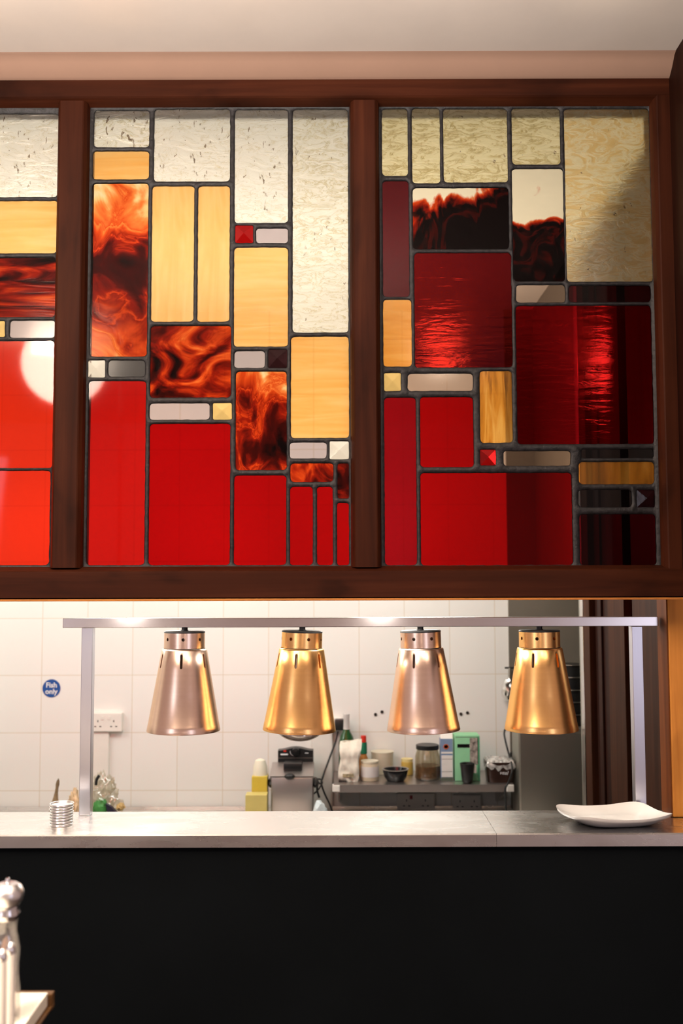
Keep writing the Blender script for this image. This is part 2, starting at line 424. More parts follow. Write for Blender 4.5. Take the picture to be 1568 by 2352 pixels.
# boarded side wall between the pass and the kitchen
wr = struct(MB().box(XR + .03, XR + .15, 2.72, 3.60, 0, ZK).build('wall_right', M['void']))
def pY(px): return FPX * XR / (px - 784)
for a, b_, dx, mt, nm in ((1351, 1338, -.004, 'wood_w', 'edge_board'), (1389, 1352, .016, 'wood_d', 'wall_board'), (1370, 1362, .008, 'wood_d', 'cover_strip'),
                          (1428, 1391, 0, 'wood_w', 'wall_board'), (1512, 1444, .004, 'wood_w', 'wall_board')):
    MB().box(XR + dx, XR + .032, pY(a), pY(b_), 0, ZK, bev=.003).build(nm, M[mt], wr)
e = MB().box(XR - .006, XR + .03, pY(1337.5), pY(1331.5), 0, ZK, bev=.002).build('edge_trim', M['chrome'], wr); e['label'] = 'thin bright metal edge trim'
MB().box(XR - .002, XR + .03, pY(1330.5), pY(1326.5), 0, ZK, bev=.002).build('edge_trim', M['steel_dark'], wr)

# ------------------------------------------------------------------ timber screen (window 1..): rails, mullions, lit underside strip
win = thing('window_1', 'dark stained timber frame holding three leaded stained glass panels', 'window frame', (0, YF, ZBB), kind='structure')
XL, XE = -2.6, X(1552, 780, YF)
def vbar(name, px0, px1, py, c=9, z0=None, z1=None):
    x0, x1 = X(px0, py, YG), X(px1, py, YG); k = c / FPX * YG
    poly = [(x0, YG - .004), (x0 + k * .35, YG - .02), (x0 + k, YF + .002), (x0 + k * 1.3, YF), (x1 - k * 1.3, YF), (x1 - k, YF + .002), (x1 - k * .35, YG - .02), (x1, YG - .004), (x1, YB), (x0, YB)]
    return MB().prism(poly, 'z', z0 if z0 else Z(1303, YG), z1 if z1 else Z(243, YG)).build(name, M['wood_v'], win, origin=((x0 + x1) / 2, YF, 1 + x0 * 7))
def hbar(name, py0, py1, c0, c1, x0, x1, proud=0.0):
    z0, z1 = Z(py1, YG), Z(py0, YG); k = FPX / YG; F = YF - proud
    poly = [(YG - .004, z0), (F + .004, z0 + c1 / k), (F, z0 + c1 / k * 1.3), (F, z1 - c0 / k * 1.3), (F + .004, z1 - c0 / k), (YG - .004, z1), (YB, z1), (YB, z0)]
    return MB().prism(poly, 'x', x0, x1).build(name, M['wood_h'], win, origin=(0, YF, z0 * 3))
hbar('top_rail', 170, 247, 1, 11, XL, XE, .001)
hbar('bottom_rail', 1300, 1375, 9, 3, XL, X(1600, 1340, YF), .004)
vbar('mullion', 127, 200, 774)
vbar('mullion', 804, 873, 774)
vbar('mullion', 127 - 700, 200 - 700, 774)
vbar('stile', 1503, 1556, 774, z0=ZBB + .01, z1=ZT - .001)
zb = Z(1378.5, YF)
e = MB().box(XL, X(1600, 1340, YF), YF - .006, YB + .01, zb - .001, zb + .0045, bev=.0015).build('lit_underside_strip', M['lit_pine_x'], win); e['label'] = 'thin orange strip coloured as the lit underside of the bottom rail'  # strip of lighter wood colour standing for light on the beam's underside
# boxed corner to the right of the screen
struct(MB().box(XE + .0005, XE + .05, 1.9, YF + .03, ZBB, ZT + .15, bev=.006).build('trim_1', M['wood_d']))
# pine post and lining at the right end of the opening
xp = X(1533, 1400, 2.62)
post = struct(MB().box(xp, xp + .25, 2.62, 2.70, CZ + .0005, ZBB + .015, bev=.004).build('trim_2', M['pine'], origin=(xp, 2.6, 1.1)))
e = MB().box(xp - .0035, xp - .0005, 2.622, 2.70, CZ + .001, ZBB + .01).build('side_lining', wood('reddish_lining', (.10, .026, .006), (.15, .042, .010), (.2, .06, .016), 'z', knots=.5, seed=9.0), post)
struct(MB().box(XR + .15, XR + .3, 2.35, 2.618, 0, ZBB).build('wall_right_dining', M['wood_d']))

# ------------------------------------------------------------------ stained glass
CR = [cream_glass('cream_creased_glass', (.93, .88, .74), (.55, .45, .22), .06, 0.0, 1.0, .1),
      cream_glass('cream_flecked_glass', (.95, .91, .80), (.60, .50, .28), .03, PI / 2.2, 2.0, .5),
      cream_glass('cream_heavily_flecked_glass', (.95, .92, .80), (.5, .4, .15), .05, PI / 2.2, 3.0, 1.3),
      cream_glass('pale_gold_creased_glass', (.95, .82, .46), (.5, .36, .10), .10, .15, 4.0, .0),
      cream_glass('gold_creased_glass', (.88, .60, .22), (.99, .86, .52), .16, .2, 5.0, .0)]
YE = [wispy_glass('pale_amber_glass', (.90, .42, .085), (.93, .49, .13), (.95, .57, .20), 'x', 1.0),
      wispy_glass('upright_streaked_amber_glass', (.90, .43, .10), (.93, .49, .14), (.95, .56, .20), 'z', 2.0),
      wispy_glass('deep_amber_glass', (.74, .26, .015), (.82, .33, .035), (.88, .41, .07), 'x', 3.0),
      wispy_glass('dark_streaked_amber_glass', (.12, .035, .005), (.70, .25, .02), (.90, .45, .09), 'z', 4.0, 1.1, (.28, .45, .62)),
      wispy_glass('brown_amber_glass', (.25, .08, .01), (.55, .2, .02), (.75, .32, .05), 'z', 5.0, .6)]
RD = [glass('glow_lit_red_glass', (.68, .022, .004), rough=.04, gl=.025),  # globe glow put into a lighter, more orange red
      glass('red_glass', (.47, .004, .002), rough=.04, gl=.02),
      glass('deep_red_glass', (.36, .0015, .002), rough=.06, gl=.006),
      glass('maroon_glass', (.10, .003, .006), rough=.06, gl=.008),
      rippled_glass('rippled_maroon_glass', (.050, .004, .007), (1, .05, .03), .028, 1.0),
      rippled_glass('rippled_dark_red_glass', (.25, .003, .006), (1, .03, .03), .03, 2.0),
      glass('wine_red_glass', (.28, .002, .005), rough=.06, gl=.01)]
LV = glass('pale_lavender_glass', (.54, .45, .45), rough=.1, gl=.01)
LT = glass('pale_tan_glass', (.52, .36, .27), rough=.1, gl=.015)
DK = glass('smoky_clear_glass', (.07, .065, .065), rough=.12, gl=.015)
def jewel_mat(name, c, dark=False):
    m, nt, o = newmat(name); p = N(nt, 'ShaderNodeBsdfPrincipled'); nt.links.new(p.outputs[0], o.inputs[0])
    p.inputs['Base Color'].default_value = col(c); p.inputs['Transmission Weight'].default_value = .75; p.inputs['Roughness'].default_value = .12; p.inputs['IOR'].default_value = 1.3
    g = noise(nt, ocoord(nt, (60, 60, 60)), 1.0, 2); nt.links.new(bump(nt, g, .15), p.inputs['Normal']); return m
JW, JA, JR, JK = jewel_mat('white_jewel_glass', (.95, .92, .82)), jewel_mat('amber_jewel_glass', (.95, .68, .25)), jewel_mat('red_jewel_glass', (.40, .004, .004)), jewel_mat('black_jewel_glass', (.03, .008, .010))
F_BIG = [(.0, K0), (.18, K1), (.30, K2), (.335, K3), (.36, K2), (.5, K3), (.575, K4), (.60, K3), (.75, K4), (.86, K5), (1, K6)]
F_RED = [(.0, K0), (.25, K1), (.5, K2), (.75, K3), (1, K4)]
F_DARK = [(.0, K0), (.42, K0), (.50, K1), (.545, K0), (.66, K0), (.76, K2), (.83, K3), (.9, K6), (1, K6)]
def F(i, **kw): return fire_glass('streaky_fire_glass_%s' % 'abcdefghij'[i], **kw)
FG = [F(0, stops=F_RED, amp=2.4, bias=.42, sc=(4, 14, 30), seed=3, gz=-.25, h=.15, dist=1.0),
      F(1, stops=F_BIG, amp=1.25, bias=0.0, sc=(9, 14, 8), seed=11, h=.44, dist=1.2, prof=[(0, .56), (.12, .52), (.24, .38), (.38, .18), (.55, .12), (.66, .32), (.74, .50), (.83, .66), (.92, .80), (1, .90)]),
      F(2, stops=F_RED, amp=2.5, bias=.47, sc=(8, 14, 13), seed=5.5, dist=1.6),
      F(3, stops=F_BIG, amp=1.5, bias=-.06, sc=(10, 14, 7), seed=8, h=.25, prof=[(0, .30), (.25, .18), (.5, .36), (.7, .42), (.85, .62), (1, .80)]),
      F(4, stops=F_RED, amp=1.6, bias=.52, sc=(20, 14, 12), seed=2),
      F(5, stops=F_RED, amp=1.6, bias=.2, sc=(14, 14, 14), seed=9),
      F(6, stops=F_DARK, amp=1.1, bias=.0, sc=(15, 14, 8), seed=4, gx=-.34, h=.155, prof=[(0, .35), (.6, .42), (.8, .62), (1, .98)]),
      F(7, stops=F_DARK, amp=.75, bias=0.0, sc=(15, 14, 14), seed=6, h=.28, prof=[(0, .40), (.45, .45), (.5, .62), (.57, 1.0), (1, 1.0)])]
PANES = {
 0: [(-60, 262, 133, 453, CR[1]), (-60, 461, 131, 582, YE[0]), (-60, 592, 127, 728, FG[0]), (-30, 738, 11, 774, JA), (22, 736, 126, 776, LV),
     (-60, 783, 122, 1075, RD[0]), (-60, 1081, 114, 1298, RD[0]),
     (-250, 254, -72, 420, CR[0]), (-250, 430, -72, 640, YE[1]), (-252, 650, -72, 776, FG[2]), (-254, 786, -72, 1298, RD[1]), (-110 + 38, 738, -40, 774, JW),
     (-492, 254, -260, 640, CR[1]), (-496, 650, -262, 776, YE[0]), (-505, 786, -264, 1298, RD[1])],
 1: [(216, 254, 343, 338, CR[2]), (213, 347, 342, 412, YE[0]), (209, 421, 339, 819, FG[1]), (203, 828, 241, 867, JW), (249, 828, 333, 865, DK), (201, 875, 333, 1298, RD[1]),
     (354, 251, 528, 417, CR[1]), (348, 427, 445, 739, YE[1]), (454, 427, 527, 739, YE[1]), (345, 748, 530, 913, FG[2]), (343, 926, 481, 964, LV), (489, 926, 532, 964, JA), (342, 973, 528, 1298, RD[2]),
     (539, 252, 661, 512, CR[1]), (540, 518, 581, 558, JR), (588, 524, 661, 558, LV), (537, 568, 661, 796, YE[0]), (538, 806, 608, 845, LV), (616, 803, 659, 845, JK), (541, 853, 658, 1080, FG[3]), (537, 1092, 657, 1298, RD[2]),
     (672, 251, 799, 764, CR[0]), (668, 773, 801, 1006, YE[0]), (665, 1016, 750, 1053, LV), (757, 1014, 801, 1055, JW), (667, 1064, 765, 1107, FG[4]), (775, 1064, 801, 1145, FG[5]),
     (666, 1118, 718, 1298, RD[2]), (728, 1118, 764, 1298, RD[2]), (774, 1155, 801, 1298, RD[2])],
 2: [(877, 250, 936, 404, CR[3]), (946, 249, 1010, 421, CR[3]), (1018, 250, 1165, 419, CR[3]), (1175, 249, 1286, 378, CR[3]), (1298, 250, 1494, 647, CR[4]),
     (879, 415, 939, 682, RD[3]), (948, 431, 1168, 572, FG[6]), (1177, 387, 1295, 646, FG[7]), (952, 581, 1175, 844, RD[4]), (880, 688, 945, 842, YE[2]),
     (1185, 654, 1298, 695, LT), (1306, 656, 1494, 694, RD[3]), (1186, 702, 1498, 1020, RD[5]), (882, 857, 920, 898, JA), (936, 858, 1086, 898, LT), (1102, 852, 1176, 1017, YE[3]),
     (883, 913, 956, 1298, RD[6]), (965, 912, 1087, 1073, RD[2]), (1102, 1033, 1138, 1069, JR), (1156, 1036, 1310, 1070, LT), (1335, 1032, 1500, 1052, DK), (1329, 1061, 1502, 1112, YE[4]),
     (1328, 1125, 1450, 1165, DK), (1462, 1125, 1503, 1165, JK), (966, 1086, 1314, 1298, RD[2]), (1331, 1181, 1506, 1298, RD[3])]}
PANEL_X = {0: (-502, 128), 1: (198, 806), 2: (871, 1505)}
PLAB = {0: 'stained glass panel on the left cut off by the picture edge, amber over bright red',
        1: 'stained glass panel between the two mullions, cream and amber panes over red',
        2: 'darkest stained glass panel, nearest the right wall, with maroon and black panes'}
def rrect(x0, x1, z0, z1, r, wob=0.0, seed=0, step=.012):
    pts = []
    def arc(cx, cz, a0):
        for k in range(4): a = a0 + k / 3 * PI / 2; pts.append((cx + r * math.cos(a), cz + r * math.sin(a)))
    arc(x1 - r, z1 - r, 0); n = max(1, int((x1 - x0 - 2 * r) / step))
    for k in range(1, n): pts.append((x1 - r + (x0 + r - x1 + r) * k / n, z1))
    arc(x0 + r, z1 - r, PI / 2); n = max(1, int((z1 - z0 - 2 * r) / step))
    for k in range(1, n): pts.append((x0, z1 - r + (z0 + r - z1 + r) * k / n))
    arc(x0 + r, z0 + r, PI); n = max(1, int((x1 - x0 - 2 * r) / step))
    for k in range(1, n): pts.append((x0 + r + (x1 - r - x0 - r) * k / n, z0))
    arc(x1 - r, z0 + r, 1.5 * PI); n = max(1, int((z1 - z0 - 2 * r) / step))
    for k in range(1, n): pts.append((x1, z0 + r + (z1 - r - z0 - r) * k / n))
    return [(x + wob * mnoise.noise(Vector((x * 90, z * 90, seed))), z + wob * mnoise.noise(Vector((x * 90, z * 90, seed + 9)))) for x, z in pts]
GT = .004
for pi in (0, 1, 2):
    a, b_ = PANEL_X[pi]
    X0, X1 = X(a, 774, YG), X(b_, 774, YG); Z0, Z1 = Z(1304, YG), Z(242, YG)
    pan = thing('stained_glass_panel', PLAB[pi], 'stained glass', ((X0 + X1) / 2, YG, Z0), 'leaded panels in the timber screen')
    V = []; E = []
    def loop(pts):
        n0 = len(V); V.extend(Vector(p) for p in pts); n = len(pts)
        E.extend((n0 + i, n0 + (i + 1) % n) for i in range(n))
    holes = []; low = []
    loop([(X0, Z0), (X1, Z0), (X1, Z1), (X0, Z1)])
    for i, (x0, y0, x1, y1, mt) in enumerate(PANES[pi]):
        my = (y0 + y1) / 2; mx = (x0 + x1) / 2
        wx0, wx1 = X(x0, my, YG), X(x1, my, YG); wz0, wz1 = Z(y1, YG, mx), Z(y0, YG, mx)
        small = min(wx1 - wx0, wz1 - wz0)
        r = min(.009, small * .2) if mt not in (JW, JA, JR, JK) else .004
        s0 = len(V); loop(rrect(wx0, wx1, wz0, wz1, r, .0011, i + pi * 40)); low.append((s0, len(V)))
        o_ = .0024
        loop(rrect(wx0 - o_, wx1 + o_, wz0 - o_, wz1 + o_, r + o_, .0005, i + pi * 40))
        holes.append((wx0, wx1, wz0, wz1))
        if mt in (JW, JA, JR, JK):
            c = Vector(((wx0 + wx1) / 2, YG - .001, (wz0 + wz1) / 2)); ex = .001
            q = [(wx0 - ex, YG, wz0 - ex), (wx1 + ex, YG, wz0 - ex), (wx1 + ex, YG, wz1 + ex), (wx0 - ex, YG, wz1 + ex)]
            apex = (c.x, YG - .012, c.z); bk = [(x, YG + GT, z) for x, y, z in q]
            mb = MB().add(q + [apex] + bk, [(0, 1, 4), (1, 2, 4), (2, 3, 4), (3, 0, 4), (8, 7, 6, 5), (0, 5, 6, 1), (1, 6, 7, 2), (2, 7, 8, 3), (3, 8, 5, 0)])
            g = mb.build('glass_jewel', mt, pan, origin=c)
        else:
            ex = .0015
            g = MB().box(wx0 - ex, wx1 + ex, YG, YG + GT, wz0 - ex, wz1 + ex).build('glass_pane', mt, pan, origin=((wx0 + wx1) / 2, YG, (wz0 + wz1) / 2))
        g['label'] = mt.name.replace('_', ' ')
        if 'fire' in mt.name: g['label'] = 'streaky glass swirled in amber, red and black'
    res = delaunay_2d_cdt(V, E, [], 0, 1e-6)
    vs, fs, ov = res[0], res[2], res[3]
    lowset = set()
    isl = [False] * len(V)
    for s0, s1 in low:
        for k in range(s0, s1): isl[k] = True
    hv = [any(isl[k] for k in ov[j]) for j in range(len(vs))]
    # which faces lie inside a pane: all three corners on one low loop
    owner = {}
    for j in range(len(vs)):
        for k in ov[j]:
            for li, (s0, s1) in enumerate(low):
                if s0 <= k < s1: owner[j] = li
    keep = []
    for f in fs:
        ow = {owner.get(j, -1) for j in f}
        if len(ow) == 1 and -1 not in ow: continue
        keep.append(tuple(f))
    mb = MB()
    front = [(v.x, YG - (.0004 if hv[j] else .0032), v.y) for j, v in enumerate(vs)]
    back = [(v.x, YG + GT + (.0004 if hv[j] else .0032), v.y) for j, v in enumerate(vs)]
    mb.add(front, keep); mb.add(back, keep)
    ld = mb.build('lead_came', M['lead'], pan, smooth=True, angle=60); ld['label'] = 'dark soldered lead strips between the panes'

# ------------------------------------------------------------------ serving counter
YC0, YC1 = 2.46, 2.705
ct0, ct1 = CZ - .031, CZ
xs = X(1140, 1930, YC0)
poly = [(YC0, ct0), (YC0, ct1 - .003), (YC0 + .003, ct1), (YC1, ct1), (YC1, ct0 - .02), (YC1 - .02, ct0 - .02), (YC1 - .02, ct0)]
for nm, x0, x1, lab in (('serving_counter', -2.6, xs - .0004, 'long stainless steel serving counter section left of the seam'),
                        ('serving_counter', xs + .0004, XR + .12, 'short stainless steel serving counter section under the white plate')):
    o = MB().prism(poly, 'x', x0, x1).build(nm, M['counter'], origin=((x0 + x1) / 2, YC0, ct0)); tag(o, lab, 'counter', 'stainless counter sections')
struct(MB().box(-2.6, XR + .12, YC0 + .02, YC0 + .06, 0, ct0 - .0005).build('wall_counter_front', M['black_panel']))

# ------------------------------------------------------------------ heat lamp gantry
YR = 2.675
k = YR / FPX
gx0, gx1 = X(147, 1430, YR), X(1508, 1426, YR)
rz1, rz0 = Z(1418, YR), Z(1440, YR)
G = thing('heat_lamp_gantry', 'square stainless steel rail on two posts carrying four heat lamps', 'gantry', ((gx0 + gx1) / 2, YR, CZ))
MB().box(gx0, gx1, YR - .014, YR + .014, rz0, rz1, bev=.0015).build('rail', M['steel'], G)
for px in (200, 1464):
    xc = X(px, 1650, YR); h = 12.5 * k
    MB().box(xc - h, xc + h, YR - h, YR + h, CZ + .0005, rz0, bev=.0015).build('post', M['steel_v'], G)
def holes_cut(o, cutters):
    mb = MB()
    for c in cutters: mb.add(c.v, c.f)
    me = bpy.data.meshes.new('c'); me.from_pydata(mb.v, [], mb.f); me.update()
    b = bmesh.new(); b.from_mesh(me); bmesh.ops.recalc_face_normals(b, faces=b.faces[:]); b.to_mesh(me); b.free()
    co = bpy.data.objects.new('c', me); C.objects.link(co)
    m = o.modifiers.new('b', 'BOOLEAN'); m.operation = 'DIFFERENCE'; m.object = co; m.solver = 'EXACT'
    dg = bpy.context.evaluated_depsgraph_get(); me2 = bpy.data.meshes.new_from_object(o.evaluated_get(dg))
    o.modifiers.clear(); o.data = me2; bpy.data.objects.remove(co)
    for p in me2.polygons: p.use_smooth = True
    try: me2.set_sharp_from_angle(angle=math.radians(35))
    except Exception: pass
def make_lamp(name, slot_phase, hole_phase, mt, bulb_drop):
    L = thing(name, '', 'heat lamp', (0, 0, 0))
    MB().lathe([(0, 0), (7 * k, 0), (7 * k, -6 * k), (9 * k, -6 * k), (9 * k, -9 * k), (0, -9 * k)], 16).build('stem', M['black'], L)
    MB().lathe([(0, -7 * k), (44 * k, -8 * k), (46.5 * k, -9.5 * k), (46.5 * k, -12 * k), (0, -12 * k)], 64).build('cap', M['black'], L, smooth=True)
    t = .0012
    col_ = [(46 * k, -10.5 * k), (46.3 * k, -47.5 * k), (46.3 * k - t, -47.5 * k), (46 * k - t, -10.5 * k)]
    o = MB().lathe(col_, 96, closed=True).build('collar', mt, L, smooth=True)
    cut = []
    for i in range(7):
        a = hole_phase + i * 2 * PI / 7
        c = MB().lathe([(.0001, -.01), (3.8 * k, -.01), (3.8 * k, .01), (.0001, .01)], 16)
        Mx = Matrix.Rotation(a, 4, 'Z') @ Matrix.Translation((0, -46 * k, -26 * k)) @ Matrix.Rotation(PI / 2, 4, 'X'); place(c, Mx); cut.append(c)
    holes_cut(o, cut)
    ring = MB().lathe([(44 * k, -46.5 * k), (47 * k, -46.5 * k), (47 * k, -48 * k), (44 * k, -48 * k)], 64, closed=True).build('seam_ring', M['hole'], L)
    zt, zb_ = -47.5 * k, -232 * k; r0, r1 = 50.5 * k, 82.5 * k
    def rr(z): return r0 + (r1 - r0) * (z - zt) / (zb_ - zt)
    out = [(46.6 * k, zt), (48.5 * k, zt), (50 * k, zt - 1.2 * k), (rr(zt - 4 * k), zt - 4 * k), (rr(-90 * k), -90 * k), (rr(-150 * k), -150 * k), (rr(-214 * k), -214 * k),
           (rr(-216 * k) + .0004, -216 * k), (rr(-231 * k) + .0004, -231 * k), (rr(-232 * k), -232 * k)]
    inn = [(r - t * 1.1, z) for r, z in out[::-1]]
    inn[-1] = (46.6 * k - .001, zt - .0012); inn[-2] = (48.5 * k - .001, zt - .0013); inn[-3] = (49.2 * k - .001, zt - .003)
    o = MB().lathe(out + inn, 128, closed=True).build('lamp_shade', mt, L, smooth=True, angle=25)
    cut = []
    for i in range(6):
        a = slot_phase + i * PI / 3; w = 2.7 * k; h = 13 * k; poly = []
        for q in range(7): u = PI * q / 6; poly.append((w * math.cos(u), h + w * math.sin(u)))
        for q in range(7): u = PI + PI * q / 6; poly.append((w * math.cos(u), -h + w * math.sin(u)))
        c = MB().prism(poly, 'y', -.012, .012)
        place(c, Matrix.Rotation(a, 4, 'Z') @ Matrix.Translation((0, -rr(-75 * k), -74 * k))); cut.append(c)
    holes_cut(o, cut)
    zb2 = -232 * k - bulb_drop
    bp = [(0, zb2)]
    for q in range(1, 9): u = q / 8 * PI / 2 * .62; R = 64 * k; bp.append((R * math.sin(u) * .93, zb2 + R * (1 - math.cos(u)) * .62))
    bp += [(bp[-1][0] * 1.0, bp[-1][1] + 10 * k), (34 * k, bp[-1][1] + 45 * k), (18 * k, bp[-1][1] + 80 * k), (16 * k, -14 * k), (0, -14 * k)]
    MB().lathe(bp, 48).build('bulb', M['bulb'], L, smooth=True)
    return L
RD_ = math.radians
specs = [(424, 1, 'copper_pale', RD_(2), RD_(5), 0.0, 'leftmost of the four heat lamps, dull pinkish copper', -.010),
         (694, 2, 'copper', RD_(-10), RD_(-30), 0.0, 'second heat lamp from the left, bright copper with its bulb showing below', 25 * k),
         (965, 3, 'copper_pale', RD_(-22), RD_(-24), 0.0, 'third heat lamp from the left, dull silvery copper', -.010),
         (1238, 4, 'copper', RD_(-27), RD_(-18), 0.0, 'rightmost of the four heat lamps, bright orange copper', -.010)]
tilt = {1: 0.2, 2: 1.7, 3: -1.3, 4: -.3}
for px, i, mt, sp_, hp, _, lab, bd in specs:
    L = make_lamp('heat_lamp', sp_, hp, M[mt], bd); tag(L, lab, 'heat lamp', 'heat lamps hanging from the gantry rail')
    L.location = (X(px, 1450, YR), YR, rz0); L.rotation_euler = (0, math.radians(tilt[i]), 0)

# ------------------------------------------------------------------ on the counter
def square_plate():
    n, m = 120, 22; R = .126; T = []; B = []
    rot = math.radians(12)
    for i in range(n):
        t = 2 * PI * i / n; c, s = math.cos(t), math.sin(t); p = 4.6
        rad = R / (abs(c) ** p + abs(s) ** p) ** (1 / p); cor = (rad / R - 1) / .36
        for j in range(m):
            u = j / (m - 1); z = .008 + .017 * max(0, (u - .5) / .5) ** 2.0 + (.016 * cor ** 1.3) * u ** 4
            T.append((rad * u * math.cos(t + rot), rad * u * math.sin(t + rot), z)); 
        for j in range(m):
            u = j / (m - 1) * .985; z = .0003 + .0195 * max(0, (u - .62) / .38) ** 1.4 + (.016 * cor ** 1.3) * u ** 4
            B.append((rad * u * math.cos(t + rot), rad * u * math.sin(t + rot), z))
    mb = MB(); fs = []; nT = len(T)
    for i in range(n):
        j = (i + 1) % n
        for q in range(m - 1):
            fs.append((i * m + q, j * m + q, j * m + q + 1, i * m + q + 1)); fs.append((nT + i * m + q, nT + i * m + q + 1, nT + j * m + q + 1, nT + j * m + q))
        fs.append((i * m + m - 1, j * m + m - 1, nT + j * m + m - 1, nT + i * m + m - 1))
    return mb.add(T + B, fs)
pc = at(1409, 1888, 2.565)
pl = square_plate(); pl.v = [(x + pc.x, y * .66 + 2.567, z + CZ + .0004) for x, y, z in pl.v]
o = pl.build('plate', M['china'], origin=(pc.x, 2.567, CZ), smooth=True, angle=60)
tag(o, 'white square china plate with upturned corners at the right end of the counter', 'plate')
cx = X(141, 1885, 2.56); r = 26.5 * 2.56 / FPX; h = .0068
dish = MB().lathe([(0, .0008), (r * .86, .0008), (r * .9, .0002), (r * .95, .002), (r * .93, .0052), (r, .0058), (r * 1.01, .0064), (r, .0068), (r * .94, .0064), (r * .88, .0024), (0, .002)], 40)
words = ['lowest', 'second from the bottom', 'third from the bottom', 'fourth from the bottom', 'fourth from the top', 'third from the top', 'second from the top', 'topmost']
proto = dish.build('steel_dish', pr('satin_steel_dish', (.90, .88, .86), .3, 1.0), smooth=True)
for i in range(8):
    o = proto if i == 0 else proto.copy()
    if i: C.objects.link(o)
    o.location = (cx + .0006 * math.sin(i * 2.1), 2.56, CZ + .0003 + i * h); o.rotation_euler.z = i
    tag(o, 'shiny shallow steel dish, %s of the stack on the counter' % words[i], 'dish', 'stack of small steel dishes on the counter')

# ------------------------------------------------------------------ on the tiled wall
p = at(118, 1581, YW - .002); r = 20.3 * YW / FPX
sg = thing('sign', 'round blue fish only sign on the white tiles', 'sign', (p.x, YW - .001, p.z))
b = MB().lathe([(.0001, 0), (r, 0), (r, .002), (.0001, .002)], 48); place(b, Matrix.Translation((p.x, YW - .0005, p.z)) @ FACE); dsc = b.build('disc', M['blue'], sg)
for s, dz in (('Fish', .0135), ('only', -.0145)):
    t = text_mb(s, .0315, .0004, bold=.0007); place(t, Matrix.Translation((p.x, YW - .0032, p.z + dz)) @ FACE); t.build('lettering', M['white_paint'], dsc)
def socket(px0, px1, py0, py1, lab, Y=YW, depth=.035, red=False, mat='white_plastic', second=False):
    a, b_ = at(px0, py1, Y - depth), at(px1, py0, Y - depth)
    s = thing('wall_socket', lab, 'socket', ((a.x + b_.x) / 2, Y, a.z))
    f = MB().box(a.x, b_.x, Y - depth, Y - .0005, a.z, b_.z, bev=.004).build('back_box', M[mat], s)
    w = (b_.x - a.x); hh = b_.z - a.z
    for side in (.25, .75):
        m = MB(); cx_ = a.x + w * side; cz = a.z + hh * .42
        for dx, dz, ww, h2 in ((0, .012, .0032, .009), (-.011, -.011, .007, .004), (.011, -.011, .007, .004)):
            m.box(cx_ + dx - ww / 2 * 1.2, cx_ + dx + ww / 2 * 1.2, Y - depth - .0006, Y - depth + .002, cz + dz - h2 / 2, cz + dz + h2 / 2)
        m.build('socket_slots', M['hole'], f)
        MB().box(cx_ - .006 + .02 * (1 if side < .5 else -1), cx_ + .006 + .02 * (1 if side < .5 else -1), Y - depth - .003, Y - depth, cz + .018, cz + .034, bev=.001).build('switch', M['red_dull' if red and side < .5 else mat], f)
    return s
socket(206, 279.5, 1638, 1681, 'white double wall socket behind the left gantry post')
socket(706, 785, 1650, 1678, 'white wall socket with a black plug in it, behind the second heat lamp')
def trunk(px0, px1, py0, Y, lab):
    a = at(px0, py0, Y - .02); b_ = at(px1, py0, Y - .02)
    o = MB().box(a.x, b_.x, Y - .022, Y - .0005, KW + .001, a.z - .0005, bev=.003).build('cable_trunking', M['white_plastic'], origin=(a.x, Y, KW)); tag(o, lab, 'trunking', 'white cable trunking on the tiles')
trunk(215, 250, 1681, YW, 'narrow white cable trunking below the left wall socket')
trunk(717, 763, 1680, YW, 'wide white cable trunking behind the deep fryer')

# ------------------------------------------------------------------ kitchen worktop and shelf
o = thing('worktop', 'long stainless steel kitchen worktop against the tiled wall', 'worktop', (-.6, 4.1, 0))
MB().box(-3.0, XR, 3.75, YW - .001, KW - .04, KW, bev=.002).build('top', pr('dull_worktop_steel', (.62, .60, .56), .45, .5, var=.08), o)
MB().box(-3.0, XR, YW - .012, YW - .0006, KW, KW + .012).build('upstand', M['counter'], o)
for x in (-2.8, -1.0, .7):
    for y in (3.82, 4.36): MB().box(x - .02, x + .02, y - .02, y + .02, 0.0005, KW - .04).build('leg', M['steel_v'], o)
YS = 4.12
sz = Z(1803, YS)
sx0, sx1 = X(766, 1803, YS), X(1180, 1803, YS)
sh = thing('wall_shelf', 'stainless steel shelf holding jars and cartons on the tiled wall', 'shelf', ((sx0 + sx1) / 2, YW, sz))
m = MB().prism([(YS, sz), (YW - .001, sz), (YW - .001, sz - .002), (YS + .002, sz - .002), (YS + .002, sz - .030), (YS, sz - .030)], 'x', sx0, sx1); m.build('shelf_board', M['steel_mid'], sh)
for px in (778, 1165):
    xx = X(px, 1810, YS)
    MB().prism([(YS + .004, sz - .002), (YW - .001, sz - .002), (YW - .001, sz - .13), (YW - .02, sz - .13), (YS + .004, sz - .03)], 'x', xx - .003, xx + .003).build('bracket', M['steel_mid'], sh)
for px0, px1, py0, py1 in ((763, 780, 1803, 1819), (1164, 1180, 1802, 1819)):
    a = at(px0, py1, YS - .012); b_ = at(px1, py0, YS - .012)
    MB().box(a.x, b_.x, YS - .012, YS + .03, a.z, sz - .0005, bev=.002).build('end_block', M['white_plastic'], sh)
s3 = socket(912, 998, 1822, 1862, 'double wall socket with a red switch in the shade under the shelf', red=True, depth=.02)
s4 = socket(1040, 1105, 1826, 1862, 'double wall socket under the shelf nearest the steel cabinet', depth=.02)

